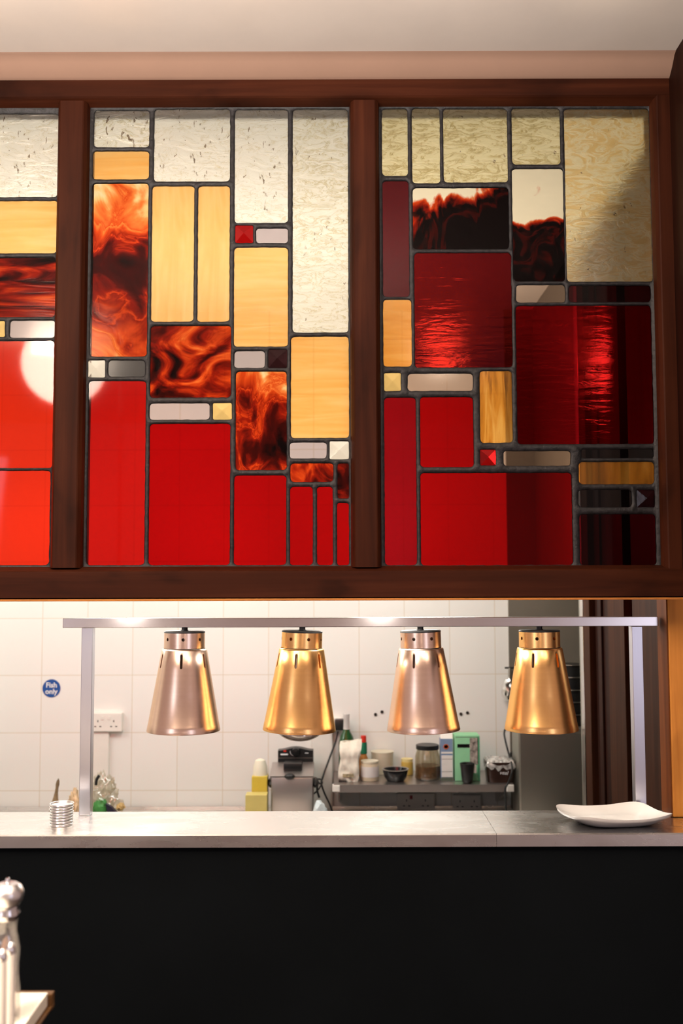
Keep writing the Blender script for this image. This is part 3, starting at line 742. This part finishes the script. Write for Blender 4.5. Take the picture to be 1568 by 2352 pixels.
# ---- shelf items
def P(px, py, Y): return at(px, py, Y)
def onshelf(px, Y): return Vector((X(px, 1803, Y), Y, sz + .0006))
def mm(n, Y): return n * Y / FPX
def bottle(name, lab, cat, px, Y, parts, group=None, base=None):
    b_ = base if base is not None else onshelf(px, Y)
    t = thing(name, lab, cat, b_, group)
    for pn, prof, mt in parts:
        MB().lathe([(max(r, .00001), z) for r, z in prof], 32, c=b_).build(pn, mt, t, smooth=True)
    return t
g_green = pr('green_bottle_glass', (.02, .10, .03), .08, var=.1, spec=.6, trans=.3)
YI = 4.33
u = YI / FPX; z0 = sz
bh = Z(1640, YI) - z0
bottle('bottle', 'green glass bottle with a white foil neck behind the flour bag', 'bottle', 796, YI, [
    ('bottle_body', [(0, 0), (17 * u, 0), (18 * u, 4 * u), (18 * u, bh * .52), (15 * u, bh * .62), (8 * u, bh * .72), (7 * u, bh * .78), (0, bh * .78)], g_green),
    ('foil_neck', [(0, bh * .735), (7.6 * u, bh * .735), (6.6 * u, bh * .93), (7.4 * u, bh * .94), (7.4 * u, bh), (0, bh)], pr('white_foil', (.75, .73, .70), .3, .3))])
# flour bag
YI = 4.22; u = YI / FPX
bm = bmesh.new(); bmesh.ops.create_cube(bm, size=1); bmesh.ops.subdivide_edges(bm, edges=bm.edges[:], cuts=9, use_grid_fill=True)
hx = 23.5 * u; hz = Z(1698, YI) - sz; cxb = X(801, 1750, YI)
for v in bm.verts:
    q = v.co + Vector((.5, .5, .5)); zz = q.z; wv = 1 + .08 * math.sin(zz * 9)
    pin = 1 - .75 * max(0, (zz - .75) / .25) ** 1.5
    n = mnoise.noise(Vector((q.x * 3, q.y * 3, zz * 5))) * .007 + mnoise.noise(Vector((q.x * 8, q.y * 8, zz * 9))) * .004
    v.co = Vector((cxb + (q.x - .5) * 2 * hx * wv * (.92 + .08 * zz) + (zz - .3) * .012, YI + (q.y - .5) * .075 * pin + n * 2, sz + .0006 + zz * hz * (1 - .06 * (1 - q.x))))
tb = thing('flour_bag', 'crumpled white paper flour bag at the left end of the shelf', 'bag', (cxb, YI, sz))
MB().bm(bm).build('paper_bag', pr('crumpled_white_paper', (.80, .74, .62), .8, var=.12, vscale=(25, 25, 25), bmp=.4, bscale=(40, 40, 40)), tb, smooth=True, angle=80)
MB().box(cxb - hx * .6, cxb + hx * .45, YI - .047, YI - .044, sz + .02, sz + .034).build('print', pr('faded_print', (.42, .34, .2), .8, var=.6, vscale=(90, 90, 90)), tb)
# hot sauce
YI = 4.30; u = YI / FPX; hz = Z(1690, YI) - sz
bottle('sauce_bottle', 'small sauce bottle with a red cap and green neck label', 'bottle', 835, YI, [
    ('bottle_body', [(0, 0), (11 * u, 0), (11.5 * u, 3 * u), (11.5 * u, hz * .4), (7 * u, hz * .52), (6.5 * u, hz * .6), (0, hz * .6)], pr('orange_sauce', (.55, .22, .06), .2, var=.2)),
    ('neck_label', [(0, hz * .56), (8 * u, hz * .56), (7.6 * u, hz * .83), (0, hz * .83)], pr('green_label', (.01, .16, .08), .5)),
    ('cap', [(0, hz * .84), (6.4 * u, hz * .84), (6.2 * u, hz), (0, hz)], M['red'])])
clear_p = glass('clear_plastic', (.82, .76, .62), rough=.15, gl=.08, trl=.25)
YI = 4.22; u = YI / FPX; hz = Z(1748, YI) - sz
bottle('tub', 'squat plastic tub with a white label beside the flour bag', 'tub', 849, YI, [
    ('tub_body', [(0, 0), (20 * u, 0), (20.5 * u, 3 * u), (20 * u, hz * .85), (18 * u, hz * .95), (0, hz * .95)], pr('beige_plastic', (.66, .54, .38), .4, var=.08)),
    ('label', [(20.7 * u, hz * .2), (20.9 * u, hz * .2), (20.9 * u, hz * .75), (20.7 * u, hz * .75)], pr('white_label', (.78, .72, .68), .6, var=.05)),
    ('lid', [(0, hz * .93), (20 * u, hz * .93), (20 * u, hz * 1.02), (0, hz * 1.02)], pr('cloudy_lid', (.75, .68, .52), .4))])
YI = 4.37; u = YI / FPX; hz = Z(1726, YI) - sz
bottle('plastic_box', 'cloudy pale storage tub standing behind the black bowl', 'tub', 878, YI, [
    ('tub_body', [(0, 0), (22 * u, 0), (25 * u, hz * .9), (26 * u, hz), (0, hz)], pr('cloudy_plastic', (.76, .69, .52), .4, var=.05))])
YI = 4.2; u = YI / FPX; hz = Z(1766, YI) - sz
bottle('bowl', 'small black glazed bowl at the front of the shelf', 'bowl', 908, YI, [
    ('bowl_body', [(0, 0), (19 * u, 0), (25 * u, hz * .3), (28.5 * u, hz * .8), (28 * u, hz * .96), (25 * u, hz * .96), (20 * u, hz * .4), (0, hz * .3)], pr('black_glaze', (.012, .012, .014), .15)),
    ('rim', [(28 * u, hz * .93), (30.5 * u, hz * .96), (30.5 * u, hz), (27.5 * u, hz), (27 * u, hz * .95)], pr('grey_rim', (.25, .23, .2), .3))])
YI = 4.34; u = YI / FPX; hz = Z(1743, YI) - sz
bottle('jar', 'small yellow jar with a pale yellow lid behind the black bowl', 'jar', 935, YI, [
    ('jar_body', [(0, 0), (13.5 * u, 0), (14 * u, 2 * u), (13.5 * u, hz * .78), (12 * u, hz * .83), (0, hz * .83)], pr('mustard_yellow', (.68, .46, .10), .4, var=.1)),
    ('lid', [(0, hz * .83), (13.2 * u, hz * .83), (13.2 * u, hz), (0, hz)], pr('pale_yellow_lid', (.80, .66, .28), .4))])
YI = 4.24; u = YI / FPX; hz = Z(1711, YI) - sz
bottle('storage_jar', 'large glass jar half full of brown contents under a black lid', 'jar', 982, YI, [
    ('jar_glass', [(0, 0), (27 * u, 0), (29 * u, 3 * u), (29 * u, hz * .12), (28 * u, hz * .16), (28.5 * u, hz * .4), (28 * u, hz * .66), (25 * u, hz * .8), (24 * u, hz * .86), (23 * u, hz * .86), (24 * u, hz * .78), (27 * u, hz * .65), (27 * u, 3 * u), (0, 2.5 * u)], clear_p),
    ('contents', [(0, 3 * u), (26.6 * u, 3.2 * u), (26.6 * u, hz * .40), (0, hz * .42)], pr('brown_spice', (.16, .085, .035), .7, var=.4, vscale=(50, 50, 50), bmp=.3)),
    ('lid', [(0, hz * .87), (25.5 * u, hz * .87), (26 * u, hz * .89), (26 * u, hz * .985), (25 * u, hz), (0, hz)], M['black'])])
# milk carton
YI = 4.2; u = YI / FPX
def carton(name, lab, px0, px1, py_top, Y, depth, gable, mats, decor):
    x0, x1 = X(px0, 1760, Y), X(px1, 1760, Y); zt = Z(py_top, Y); t = thing(name, lab, 'carton', ((x0 + x1) / 2, Y, sz))
    b0 = sz + .0006
    cb_ = MB().box(x0, x1, Y, Y + depth, b0, zt - gable, bev=.0015).build('carton_body', mats[0], t)
    if gable:
        MB().prism([(Y, zt - gable), (Y + depth / 2 - .003, zt - gable * .25), (Y + depth / 2 - .003, zt), (Y + depth / 2 + .003, zt), (Y + depth / 2 + .003, zt - gable * .25), (Y + depth, zt - gable)], 'x', x0 + .0005, x1 - .0005).build('carton_top', mats[1], t)
    for nm, q0, q1, r0, r1, mt in decor:
        a, b_ = at(q0, r1, Y), at(q1, r0, Y)
        MB().box(max(a.x, x0), min(b_.x, x1), Y - .0012, Y - .0001, a.z, b_.z).build(nm, mt, cb_)
    return cb_, x0, x1, zt
mblue = pr('carton_blue', (.20, .28, .42), .5, var=.1); mwhite = pr('carton_white', (.80, .77, .72), .5, var=.04); mgreenl = pr('mint_card', (.30, .68, .38), .6, var=.06); mdgreen = pr('dark_green_grey', (.10, .12, .09), .5)
t, x0, x1, zt = carton('milk_carton', 'blue and white drink carton with an orange flower beside the glass jar', 1012, 1040, 1678, YI, .055, .035, (mblue, mwhite),
    [('white_print', 1013, 1039, 1727, 1731, mwhite), ('text_panel', 1014, 1039, 1735, 1785, mwhite), ('line', 1014, 1039, 1743, 1744, mdgreen), ('line', 1014, 1039, 1772, 1773, mdgreen), ('base_band', 1012, 1040, 1786, 1802, mdgreen)])
pf = at(1024, 1715, YI - .001); m = MB()
for q in range(6):
    a = q * PI / 3; c = MB().lathe([(.0001, 0), (.006, 0), (.006, .0008), (.0001, .0008)], 12, c=(math.cos(a) * .006, math.sin(a) * .005, 0)); m.add(c.v, c.f)
place(m, Matrix.Translation(pf) @ FACE); m.build('flower_print', pr('orange_print', (.75, .16, .05), .5), t)
t, x0, x1, zt = carton('green_carton', 'mint green cardboard carton with a black label', 1045, 1102, 1690, YI - .01, .09, 0, (mgreenl, mgreenl),
    [('black_label', 1050, 1078, 1709, 1717, M['black']), ('label_print', 1053, 1075, 1711.5, 1714.5, mwhite), ('photo_print', 1079, 1097, 1695, 1756, pr('grey_photo_print', (.32, .28, .24), .5, var=.8, vscale=(60, 60, 60))), ('fold_line', 1046, 1096, 1692.6, 1693.4, mdgreen), ('dark_edge', 1097, 1102, 1692, 1802, pr('green_shadow_print', (.08, .30, .15), .6))])
# black scoop hung in front of the carton
b_ = onshelf(1073, 4.15); u = 4.15 / FPX
t = thing('measuring_cup', 'small black plastic cup with a stub handle in front of the mint carton', 'cup', b_)
MB().lathe([(.00001, 0), (9 * u, 0), (12 * u, 4 * u), (15 * u, 30 * u), (16.5 * u, 44 * u), (15 * u, 44 * u), (13 * u, 28 * u), (.00001, 6 * u)], 32, c=b_).build('cup_body', M['black'], t, smooth=True)
MB().box(b_.x + 12 * u, b_.x + 21 * u, 4.147, 4.155, sz + 22 * u, sz + 40 * u, bev=.002).build('handle', pr('white_handle_tape', (.7, .64, .55), .5), t)
# veal tub
YI = 4.2; u = YI / FPX; b_ = onshelf(1147, YI); hz = Z(1748, YI) - sz
t = thing('food_tub', 'dark brown tub covered with crumpled cling film and marked veal', 'tub', b_)
def sqlathe(prof, n=48, p=5):
    vs = []; fs = []; kk = len(prof)
    for i in range(n):
        a = 2 * PI * i / n; c, s = math.cos(a), math.sin(a); f = 1 / (abs(c) ** p + abs(s) ** p) ** (1 / p)
        for r, z in prof: vs.append((b_.x + r * f * c, b_.y + .0 + r * f * s * .9, b_.z + z))
    for i in range(n):
        j = (i + 1) % n
        for q in range(kk - 1): fs.append((i * kk + q, j * kk + q, j * kk + q + 1, i * kk + q + 1))
    return MB().add(vs, fs)
tbody = sqlathe([(.0001, 0), (29 * u, 0), (33 * u, hz), (.0001, hz)]).build('tub_body', pr('dark_brown_plastic', (.03, .012, .008), .3, var=.2), t, smooth=True)
bm = bmesh.new(); bmesh.ops.create_grid(bm, x_segments=26, y_segments=26, size=1)
for v in bm.verts:
    r = max(abs(v.co.x), abs(v.co.y)); n = mnoise.noise(Vector((v.co.x * 4, v.co.y * 4, 1))) + .6 * mnoise.noise(Vector((v.co.x * 10, v.co.y * 10, 4)))
    zz = hz * 1.06 + n * .007 + (0.012 * (1 - r) if r < .8 else -(r - .8) / .2 * hz * (.38 + .25 * mnoise.noise(Vector((v.co.x * 2.5, v.co.y * 2.5, 8)))))
    s = 36 * u * (1 if r > .8 else 1.0); k2 = min(1, .86 / max(r, .01)) if r > .86 else 1
    v.co = Vector((b_.x + v.co.x * s * k2 * 1.04 + n * .001, b_.y + v.co.y * s * k2 * .95, b_.z + zz))
MB().bm(bm).build('cling_film', pr('cling_film', (.62, .60, .56), .15, .35, var=.6, vscale=(60, 60, 60), bmp=.8, bscale=(50, 50, 50)), t, smooth=True, angle=180)
tx = text_mb('veal', .022, .0004, shear=.3); place(tx, Matrix.Translation((b_.x + 5 * u, b_.y - 30.5 * u * .9 - .0016, b_.z + 22 * u)) @ Matrix.Rotation(math.radians(4), 4, 'Y') @ FACE)
tx.build('lettering', M['white_paint'], tbody)
b_ = onshelf(1181, 4.26); u = 4.26 / FPX; hz = Z(1733, 4.26) - sz
bottle('pepper_grinder', 'black jar squeezed between the veal tub and the steel cabinet', 'jar', 1180, 4.3, [('jar_body', [(0, 0), (9 * u, 0), (9.5 * u, hz * .8), (8 * u, hz), (0, hz)], M['black'])])

# ------------------------------------------------------------------ steel cabinet, cables, utensils
YK = 4.08
a, b_ = at(1190, 1672, YK), at(1345, 1672, YK)
t = thing('steel_cabinet', 'upright dull stainless steel cabinet on the worktop beside the brown side wall', 'cabinet', ((a.x + b_.x) / 2, YK, KW))
xr = b_.x - .02
MB().box(a.x, xr + .02, YK, YK + .16, KW + .001, a.z, bev=.003).build('cabinet_body', M['steel_dark'], t)
MB().box(a.x + .004, xr + .02, YK - .006, YK - .0005, KW + .05, a.z - .02, bev=.002).build('door', M['steel_dark'], t)
q = at(1250, 1675, YK); MB().box(q.x, q.x + .12, YK - .008, YK - .0005, a.z - .016, a.z - .006, bev=.002).build('vent', M['black'], t)
for i, (w, dz) in enumerate(((.062, 0), (.058, .05), (.066, .10), (.055, .15), (.06, .2))):
    cxp = X(1312, 1600, YK + .09); zz = a.z + .0008 + i * .05
    t = thing('baking_tin', ['bottom tin of the dark pile on the steel cabinet', 'second tin from the bottom of the dark pile on the cabinet', 'middle tin of the dark pile on the steel cabinet', 'second tin from the top of the dark pile on the cabinet', 'top tin of the dark pile on the steel cabinet'][i], 'tin', (cxp, YK + .08, zz), 'dark tins piled on the steel cabinet')
    MB().lathe([(.0001, 0), (w * .8, 0), (w * .9, .044), (w, .046), (w, .0495), (.0001, .0495)], 32, c=(cxp, YK + .08, zz)).build('tin_body', M['black'], t, smooth=True)
    MB().lathe([(w, .046), (w + .002, .0465), (w + .002, .049), (w, .0495)], 32, c=(cxp, YK + .08, zz)).build('rim', M['steel_dark'], t)
pts = crom([at(1168, 1663, 4.36), at(1158, 1680, 4.34), at(1160, 1700, 4.32), at(1167, 1728, 4.27), at(1176, 1765, 4.085), at(1168, 1795, 4.085), at(1160, 1812, 4.085), at(1161, 1840, 4.085), at(1162, 1890, 4.085)], 8)
tag(MB().tube(pts, .0042, 8).build('cable', M['rubber'], smooth=True), 'black cable hanging down beside the steel cabinet', 'cable')
# ladle on a hook by the fourth lamp
p0 = at(1166, 1533, YW - .05)
t = thing('hanging_ladle', 'steel ladle hanging from a rod behind the rightmost heat lamp', 'ladle', p0)
MB().tube([at(1159, 1534, YW - .05), at(1185, 1534, YW - .05), at(1185, 1534, YW - .021)], .004).build('hook_rod', M['black'], t)
MB().tube([at(1170, 1534, YW - .052), at(1169, 1570, YW - .05)], .006).build('handle', M['steel_dark'], t)
bm = rough_ball(at(1167, 1585, YW - .055), (.028, .028, .05), .25, 3, 9, 2); MB().bm(bm).build('bowl', M['foil'], t, smooth=True)

# deep fryer
YFZ = 4.12; u = YFZ / FPX
fx = X(669, 1820, YFZ); fz = KW + .0006
t = thing('deep_fryer', 'stainless steel deep fryer with black control panel on the kitchen worktop', 'fryer', (fx, YFZ, KW))
bz = Z(1866, YFZ); bt = Z(1785, YFZ)
x0, x1 = X(622, 1820, YFZ), X(718, 1820, YFZ)
MB().box(x0 + .006, x1 - .006, YFZ + .006, YFZ + .2, fz, bz + .001).build('base', M['black'], t)
MB().box(x0, x1, YFZ, YFZ + .21, bz, bt, bev=.008).build('body', M['steel_mid'], t, smooth=True)
za = bt; zb2 = Z(1752, YFZ + .15)
fl = MB().prism([(YFZ - .006, za + .0005), (YFZ - .006, za + .006), (YFZ + .15, zb2 + .004), (YFZ + .15, za + .0005)], 'x', x0 - .004, x1 + .002).build('lid', M['steel_mid'], t)
# control panel with an arched top
yc = YFZ + .16; c0, c1 = X(638, 1740, yc), X(719, 1740, yc); zlo, zed, zap = bt - .03, Z(1724, yc), Z(1717.5, yc)
poly = [(c0, zlo), (c1, zlo), (c1, zed)] + [(c1 + (c0 - c1) * q / 12, zed + (zap - zed) * (.5 - .5 * math.cos(2 * PI * q / 12)) ) for q in range(1, 12)] + [(c0, zed)]
cp = MB().prism(poly, 'y', yc, yc + .05).build('control_panel', M['black'], t)
kn = MB().lathe([(.0001, 0), (11 * u, 0), (9 * u, .014), (.0001, .016)], 24); place(kn, Matrix.Translation(at(679, 1727, yc)) @ FACE); kn.build('knob', pr('knob_black', (.008, .008, .008), .25), cp, smooth=True)
arc = [at(679 + 13 * math.cos(q), 1727 + 10 * math.sin(q), yc - .001) for q in [PI * (.55 + .075 * i) for i in range(8)]]
MB().tube(arc, .0009).build('dial_mark', M['white_paint'], cp)
for nm, q0, q1, r0, r1, mt in (('indicator', 651, 657, 1723, 1727, 'red'), ('brand_strip', 644, 661, 1731, 1734.5, 'white_paint'), ('dial_print', 700, 708, 1729, 1730.5, 'white_paint'), ('trim_line', 639, 718, 1740.5, 1741.3, 'steel_dark')):
    a, b_ = at(q0, r1, yc), at(q1, r0, yc); MB().box(a.x, b_.x, yc - .0015, yc - .0002, a.z, b_.z).build(nm, M[mt], cp)
yh = YFZ + .06
a, b_ = at(651, 1770, yh), at(694, 1752, yh); MB().box(a.x, b_.x, yh - .012, yh + .05, a.z, b_.z, bev=.006).build('lid_handle', M['black'], fl, smooth=True)
a, b_ = at(652, 1791, YFZ - .02), at(677, 1777, YFZ - .02); MB().bm(rough_ball(((a.x + b_.x) / 2, YFZ - .012, (a.z + b_.z) / 2), ((b_.x - a.x) / 2, .016, (b_.z - a.z) / 2), .05)).build('latch', M['black'], t, smooth=True)
for s, px in ((-1, 623), (1, 724)):
    c = at(px, 1797, YFZ + .06); MB().bm(rough_ball(c, (.014, .05, .02), .05)).build('side_handle', M['black'], t, smooth=True)
# plug and cable to the fryer
pp = at(780, 1663, YW - .04)
pb = thing('power_cord', 'black plug with its cord trailing down to the deep fryer', 'power cord', pp)
MB().box(pp.x - .022, pp.x + .020, YW - .075, YW - .0355, pp.z - .024, pp.z + .024, bev=.007).build('plug', M['black'], pb, smooth=True)
pts = crom([at(776, 1680, YW - .06), at(770, 1705, YW - .06), at(757, 1740, YW - .08), at(741, 1785, YW - .14), at(738, 1800, YW - .16), at(745, 1822, YW - .17), at(758, 1850, YW - .17), at(764, 1869, YW - .17)], 8)
MB().tube(pts, .004, 8).build('cord', M['rubber'], pb, smooth=True)
pts = crom([at(736, 1790, YW - .15), at(728, 1790, YW - .16), at(734, 1800, YW - .17), at(740, 1797, YW - .16), at(732, 1812, YW - .17), at(720, 1824, YW - .17)], 8)
MB().tube(pts, .0035, 8).build('cord_loop', M['rubber'], pb, smooth=True)
pts = crom([at(729, 1800, YW - .17), at(728, 1815, YW - .17), at(733, 1832, YW - .17)], 8)
MB().tube(pts, .0045, 8).build('cord_end', M['rubber'], pb, smooth=True)
# yellow oil containers
YO = 4.12; u = YO / FPX
m_y1 = pr('yellow_oil_plastic', (.66, .50, .07), .35, var=.06); m_y2 = pr('pale_clear_plastic', (.80, .76, .60), .35); m_y3 = pr('pale_yellow_plastic', (.66, .55, .18), .4, var=.05)
bx = X(597, 1800, YO + .05); t = thing('oil_bottle', 'large clear plastic bottle half full of yellow oil left of the fryer', 'bottle', (bx, YO + .05, KW))
zo = Z(1785, YO); zt = Z(1748, YO)
MB().box(bx - 18 * u, bx + 18 * u, YO + .02, YO + .09, KW + .0006, zo, bev=.004).build('oil', m_y1, t)
MB().lathe([(.0001, zo - KW), (17 * u, zo - KW), (16 * u, zt - KW - .03), (11 * u, zt - KW - .005), (6 * u, zt - KW), (.0001, zt - KW)], 32, c=(bx, YO + .055, KW)).build('bottle_shoulder', m_y2, t, smooth=True)
a, b_ = at(563, 1826, YO - .05), at(621, 1826, YO - .05)
t = thing('oil_tray', 'low yellow plastic tub in front of the oil bottle', 'tub', ((a.x + b_.x) / 2, YO - .02, KW))
MB().box(a.x, b_.x - .014, YO - .05, YO + .012, KW + .0006, a.z, bev=.003).build('tub_body', m_y3, t)
# cloth by the fryer
c = at(736, 1868, 4.02)
t = tag(MB().bm(rough_ball((c.x, 4.02, KW + .062), (.03, .04, .06), .25, 3, 7, 4, KW + .0006)).build('cloth', pr('pale_blue_cloth', (.62, .70, .72), .9, var=.2), origin=(c.x, 4.02, KW), smooth=True), 'crumpled pale cloth on the worktop right of the fryer', 'cloth')

# bags of vegetables on the left of the worktop
YV = 4.05; u = YV / FPX
c = at(240, 1850, YV)
t = thing('vegetable_bag', 'clear plastic bag of greens with black ties behind the left gantry post', 'bag', (c.x, YV, KW))
film = glass('clear_bag_film', (.86, .80, .66), rough=.15, gl=.16, trl=.45)
MB().bm(rough_ball((c.x, YV, KW + .08), (40 * u, .07, .078), .45, 4, 9, 1, KW + .0006)).build('film', film, t, smooth=True, angle=180)
MB().bm(rough_ball((c.x - 4 * u, YV + .015, KW + .145), (26 * u, .03, .07), .6, 4, 10, 6)).build('film_top', film, t, smooth=True, angle=180)
q = at(229, 1858, YV - .075); MB().bm(rough_ball((q.x, YV - .06, q.z), (17 * u, .02, 20 * u), .3, 3, 8, 3)).build('green_vegetable', pr('green_leaf', (.05, .24, .05), .5, var=.5, vscale=(30, 30, 30)), t, smooth=True)
for i, pts in enumerate(([(228, 1781), (222, 1790), (220, 1803)],)):
    MB().tube(crom([at(x, y, YV - .07) for x, y in pts], 6), .006).build('black_tie', M['black'], t, smooth=True)
aa = [at(x, y, YV - .085) for x, y in ((243, 1846), (256, 1853), (272, 1872), (254, 1876), (246, 1862))]
MB().prism([(p_.x, p_.z) for p_ in aa], 'y', YV - .09, YV - .07).build('black_label', pr('navy_print', (.015, .012, .03), .5), t)
q = at(277, 1853, YV - .05); MB().bm(rough_ball((q.x, YV - .05, q.z), (9 * u, .02, 9 * u), .3)).build('onion', pr('brown_onion', (.50, .33, .12), .5, var=.3), t, smooth=True)
q = at(170, 1852, YV - .02); t = tag(MB().bm(rough_ball((q.x, YV - .02, KW + .075), (15 * u, .04, .08), .5, 4, 9, 12, KW + .0006)).build('food_bag', pr('orange_and_clear_bag', (.62, .44, .26), .3, var=.5, vscale=(25, 25, 25), bmp=.8), origin=(q.x, YV, KW), smooth=True, angle=180), 'small crumpled bag of orange food left of the gantry post', 'bag')
b_ = at(122, 1870, YV)
prof = [(13, 0), (13, 20), (12, 32), (9, 46), (6, 60), (4, 72), (3.2, 84), (4.2, 92), (3, 100), (.2, 106)]
sp = [Vector((b_.x + (2 + 4 * (q / 106) ** 2 * 2.2) * u, YV, b_.z + (q - 26) * u)) for r, q in prof]; sp[0].z = KW + .0006
m = MB().tube(sp, [r * u for r, q in prof], 14)
tag(m.build('twisted_bag', pr('brown_patterned_wrap', (.22, .15, .08), .5, var=.7, vscale=(26, 26, 26), bmp=.5), origin=(b_.x, YV, KW), smooth=True, angle=80), 'brown patterned bag twisted to a point behind the stacked dishes', 'bag')

# ------------------------------------------------------------------ table with mill and shakers in the foreground
TZ = Z(2279, 1.66, 100)
tx1 = X(110, 2281, 1.66)
t = thing('table', 'pale topped table with brown edging in the bottom left corner', 'table', (tx1 - .4, 1.3, 0))
top = pr('pale_table_laminate', (.82, .74, .60), .35, var=.04); edg = wood('table_edge_wood', (.06, .025, .008), (.10, .045, .015), (.14, .07, .025), 'y', knots=.2)
MB().box(tx1 - .8, tx1, .8, 1.66, TZ - .022, TZ, bev=.002).build('table_top', top, t)
MB().box(tx1 - .81, tx1 + .007, .79, 1.675, TZ - .026, TZ - .0225, bev=.001).build('apron', edg, t)
MB().box(tx1 - .8, tx1 + .006, 1.6605, 1.678, TZ - .03, TZ - .004, bev=.002).build('edging', edg, t)
for x in (tx1 - .75, tx1 - .06):
    for y in (.86, 1.6): MB().box(x - .025, x + .025, y - .025, y + .025, .0005, TZ - .0265).build('leg', M['wood_d'], t)
YM = 1.56; u = YM / FPX
mx = X(14, 2200, YM); b_ = Vector((mx, YM, TZ + .0005))
zz = lambda py: Z(py, YM, 10) - TZ
t = thing('pepper_mill', 'tall clear acrylic pepper mill with steel head on the table', 'pepper mill', b_)
steelp = pr('polished_mill_steel', (.70, .68, .68), .22, 1.0)
acr = glass('clear_acrylic', (.80, .78, .76), rough=.08, gl=.16, trl=.12)
MB().lathe([(.00001, zz(2032)), (22 * u, zz(2030)), (30 * u, zz(2036)), (35 * u, zz(2047)), (36 * u, zz(2058)), (33 * u, zz(2068)), (27 * u, zz(2078)), (.00001, zz(2079))], 48, c=b_).build('head', pr('brushed_mill_head', (.80, .78, .78), .33, 1.0), t, smooth=True)
kc = Vector((mx, YM, 0)); MB().lathe([(.00001, zz(2017)), (4 * u, zz(2018)), (6 * u, zz(2023)), (5 * u, zz(2029)), (4 * u, zz(2032)), (.00001, zz(2032))], 24, c=b_).build('knob', M['chrome'], t, smooth=True)
MB().lathe([(.00001, zz(2078)), (27 * u, zz(2079)), (26 * u, zz(2090)), (29 * u, zz(2096)), (29 * u, zz(2101)), (25.5 * u, zz(2110)), (24 * u, zz(2112)), (.00001, zz(2112))], 48, c=b_).build('collar', steelp, t, smooth=True)
MB().lathe([(.00001, zz(2112)), (25 * u, zz(2112)), (22.5 * u, zz(2125)), (22.5 * u, zz(2140)), (26 * u, zz(2158)), (30 * u, zz(2180)), (30 * u, zz(2195)), (28 * u, zz(2215)), (28 * u, zz(2240)), (31 * u, zz(2272)), (33 * u, .004), (32 * u, 0), (.00001, 0)], 48, c=b_).build('mill_body', acr, t, smooth=True)
MB().lathe([(.00001, .003), (17 * u, .003), (20 * u, zz(2230)), (15 * u, zz(2200)), (8 * u, zz(2160)), (.00001, zz(2150))], 32, c=b_).build('mechanism', pr('pink_brown_salt', (.50, .32, .24), .4, var=.3, vscale=(60, 60, 60)), t, smooth=True)
def shaker(px, py_top, Y, lab):
    b_ = Vector((X(px, 2250, Y), Y, TZ + .0005)); u = Y / FPX; f = lambda py: Z(py, Y, px) - TZ
    t = thing('shaker', lab, 'shaker', b_, 'small glass shakers beside the mill')
    h = f(py_top)
    MB().lathe([(.00001, h), (3 * u, h - 1 * u), (9 * u, h - 8 * u), (11 * u, h - 16 * u), (10.5 * u, h - 25 * u), (.00001, h - 25 * u)], 32, c=b_).build('cap', M['chrome'], t, smooth=True)
    MB().lathe([(.00001, 0), (12.5 * u, 0), (13 * u, 3 * u), (10.5 * u, h - 25 * u), (.00001, h - 25 * u)], 10, c=b_).build('shaker_body', pr('white_salt_in_glass', (.84, .78, .70), .15, var=.05, coat=.6), t)
shaker(23, 2164, 1.44, 'small white glass shaker with domed steel cap, right of the pair')
shaker(4, 2180, 1.38, 'small white glass shaker with domed steel cap, left of the pair')

# ------------------------------------------------------------------ pendant globe lamps of the dining room, behind the camera; the two low ones added for rail glints
gl_ = pr('rail_glint_globe', (1, 1, 1), .3, emit=((1.0, .84, .70), 9.0))
gm = pr('lit_globe', (1, 1, 1), .3, emit=((1.0, .82, .66), 40.0))
def globe(px, py, Yg, r, lab):
    Ym = 2 * (YG if py < 1400 else YR) - Yg; q = at(px, py, Ym)
    t = thing('pendant_or_added_globe', lab, 'lamp', (q.x, Yg, q.z), 'globe pendants hanging in the dining room')
    MB().lathe([(max(.0001, r * math.sin(PI * i / 16)), r * math.cos(PI * i / 16)) for i in range(17)], 32, c=(q.x, Yg, q.z)).build('globe', gm if py < 1400 else gl_, t, smooth=True)
    MB().tube([(q.x, Yg, q.z + r - .002), (q.x, Yg, ZT + d - .0005)], .006).build('cord', M['black'], t)
globe(148, 835, -.25, .222, 'large lit globe pendant mirrored as a white disc in the left red glass')
globe(1012, 815, -.25, .10, 'lit globe pendant mirrored in the rippled maroon pane')
globe(1405, 835, -.25, .10, 'lit globe pendant mirrored in the big dark red pane on the right')
globe(300, 1431, -.35, .06, 'unseen low globe added to put a glint on the left part of the lamp rail')
globe(872, 1431, -.35, .06, 'unseen low globe added to put a glint near the middle of the lamp rail')
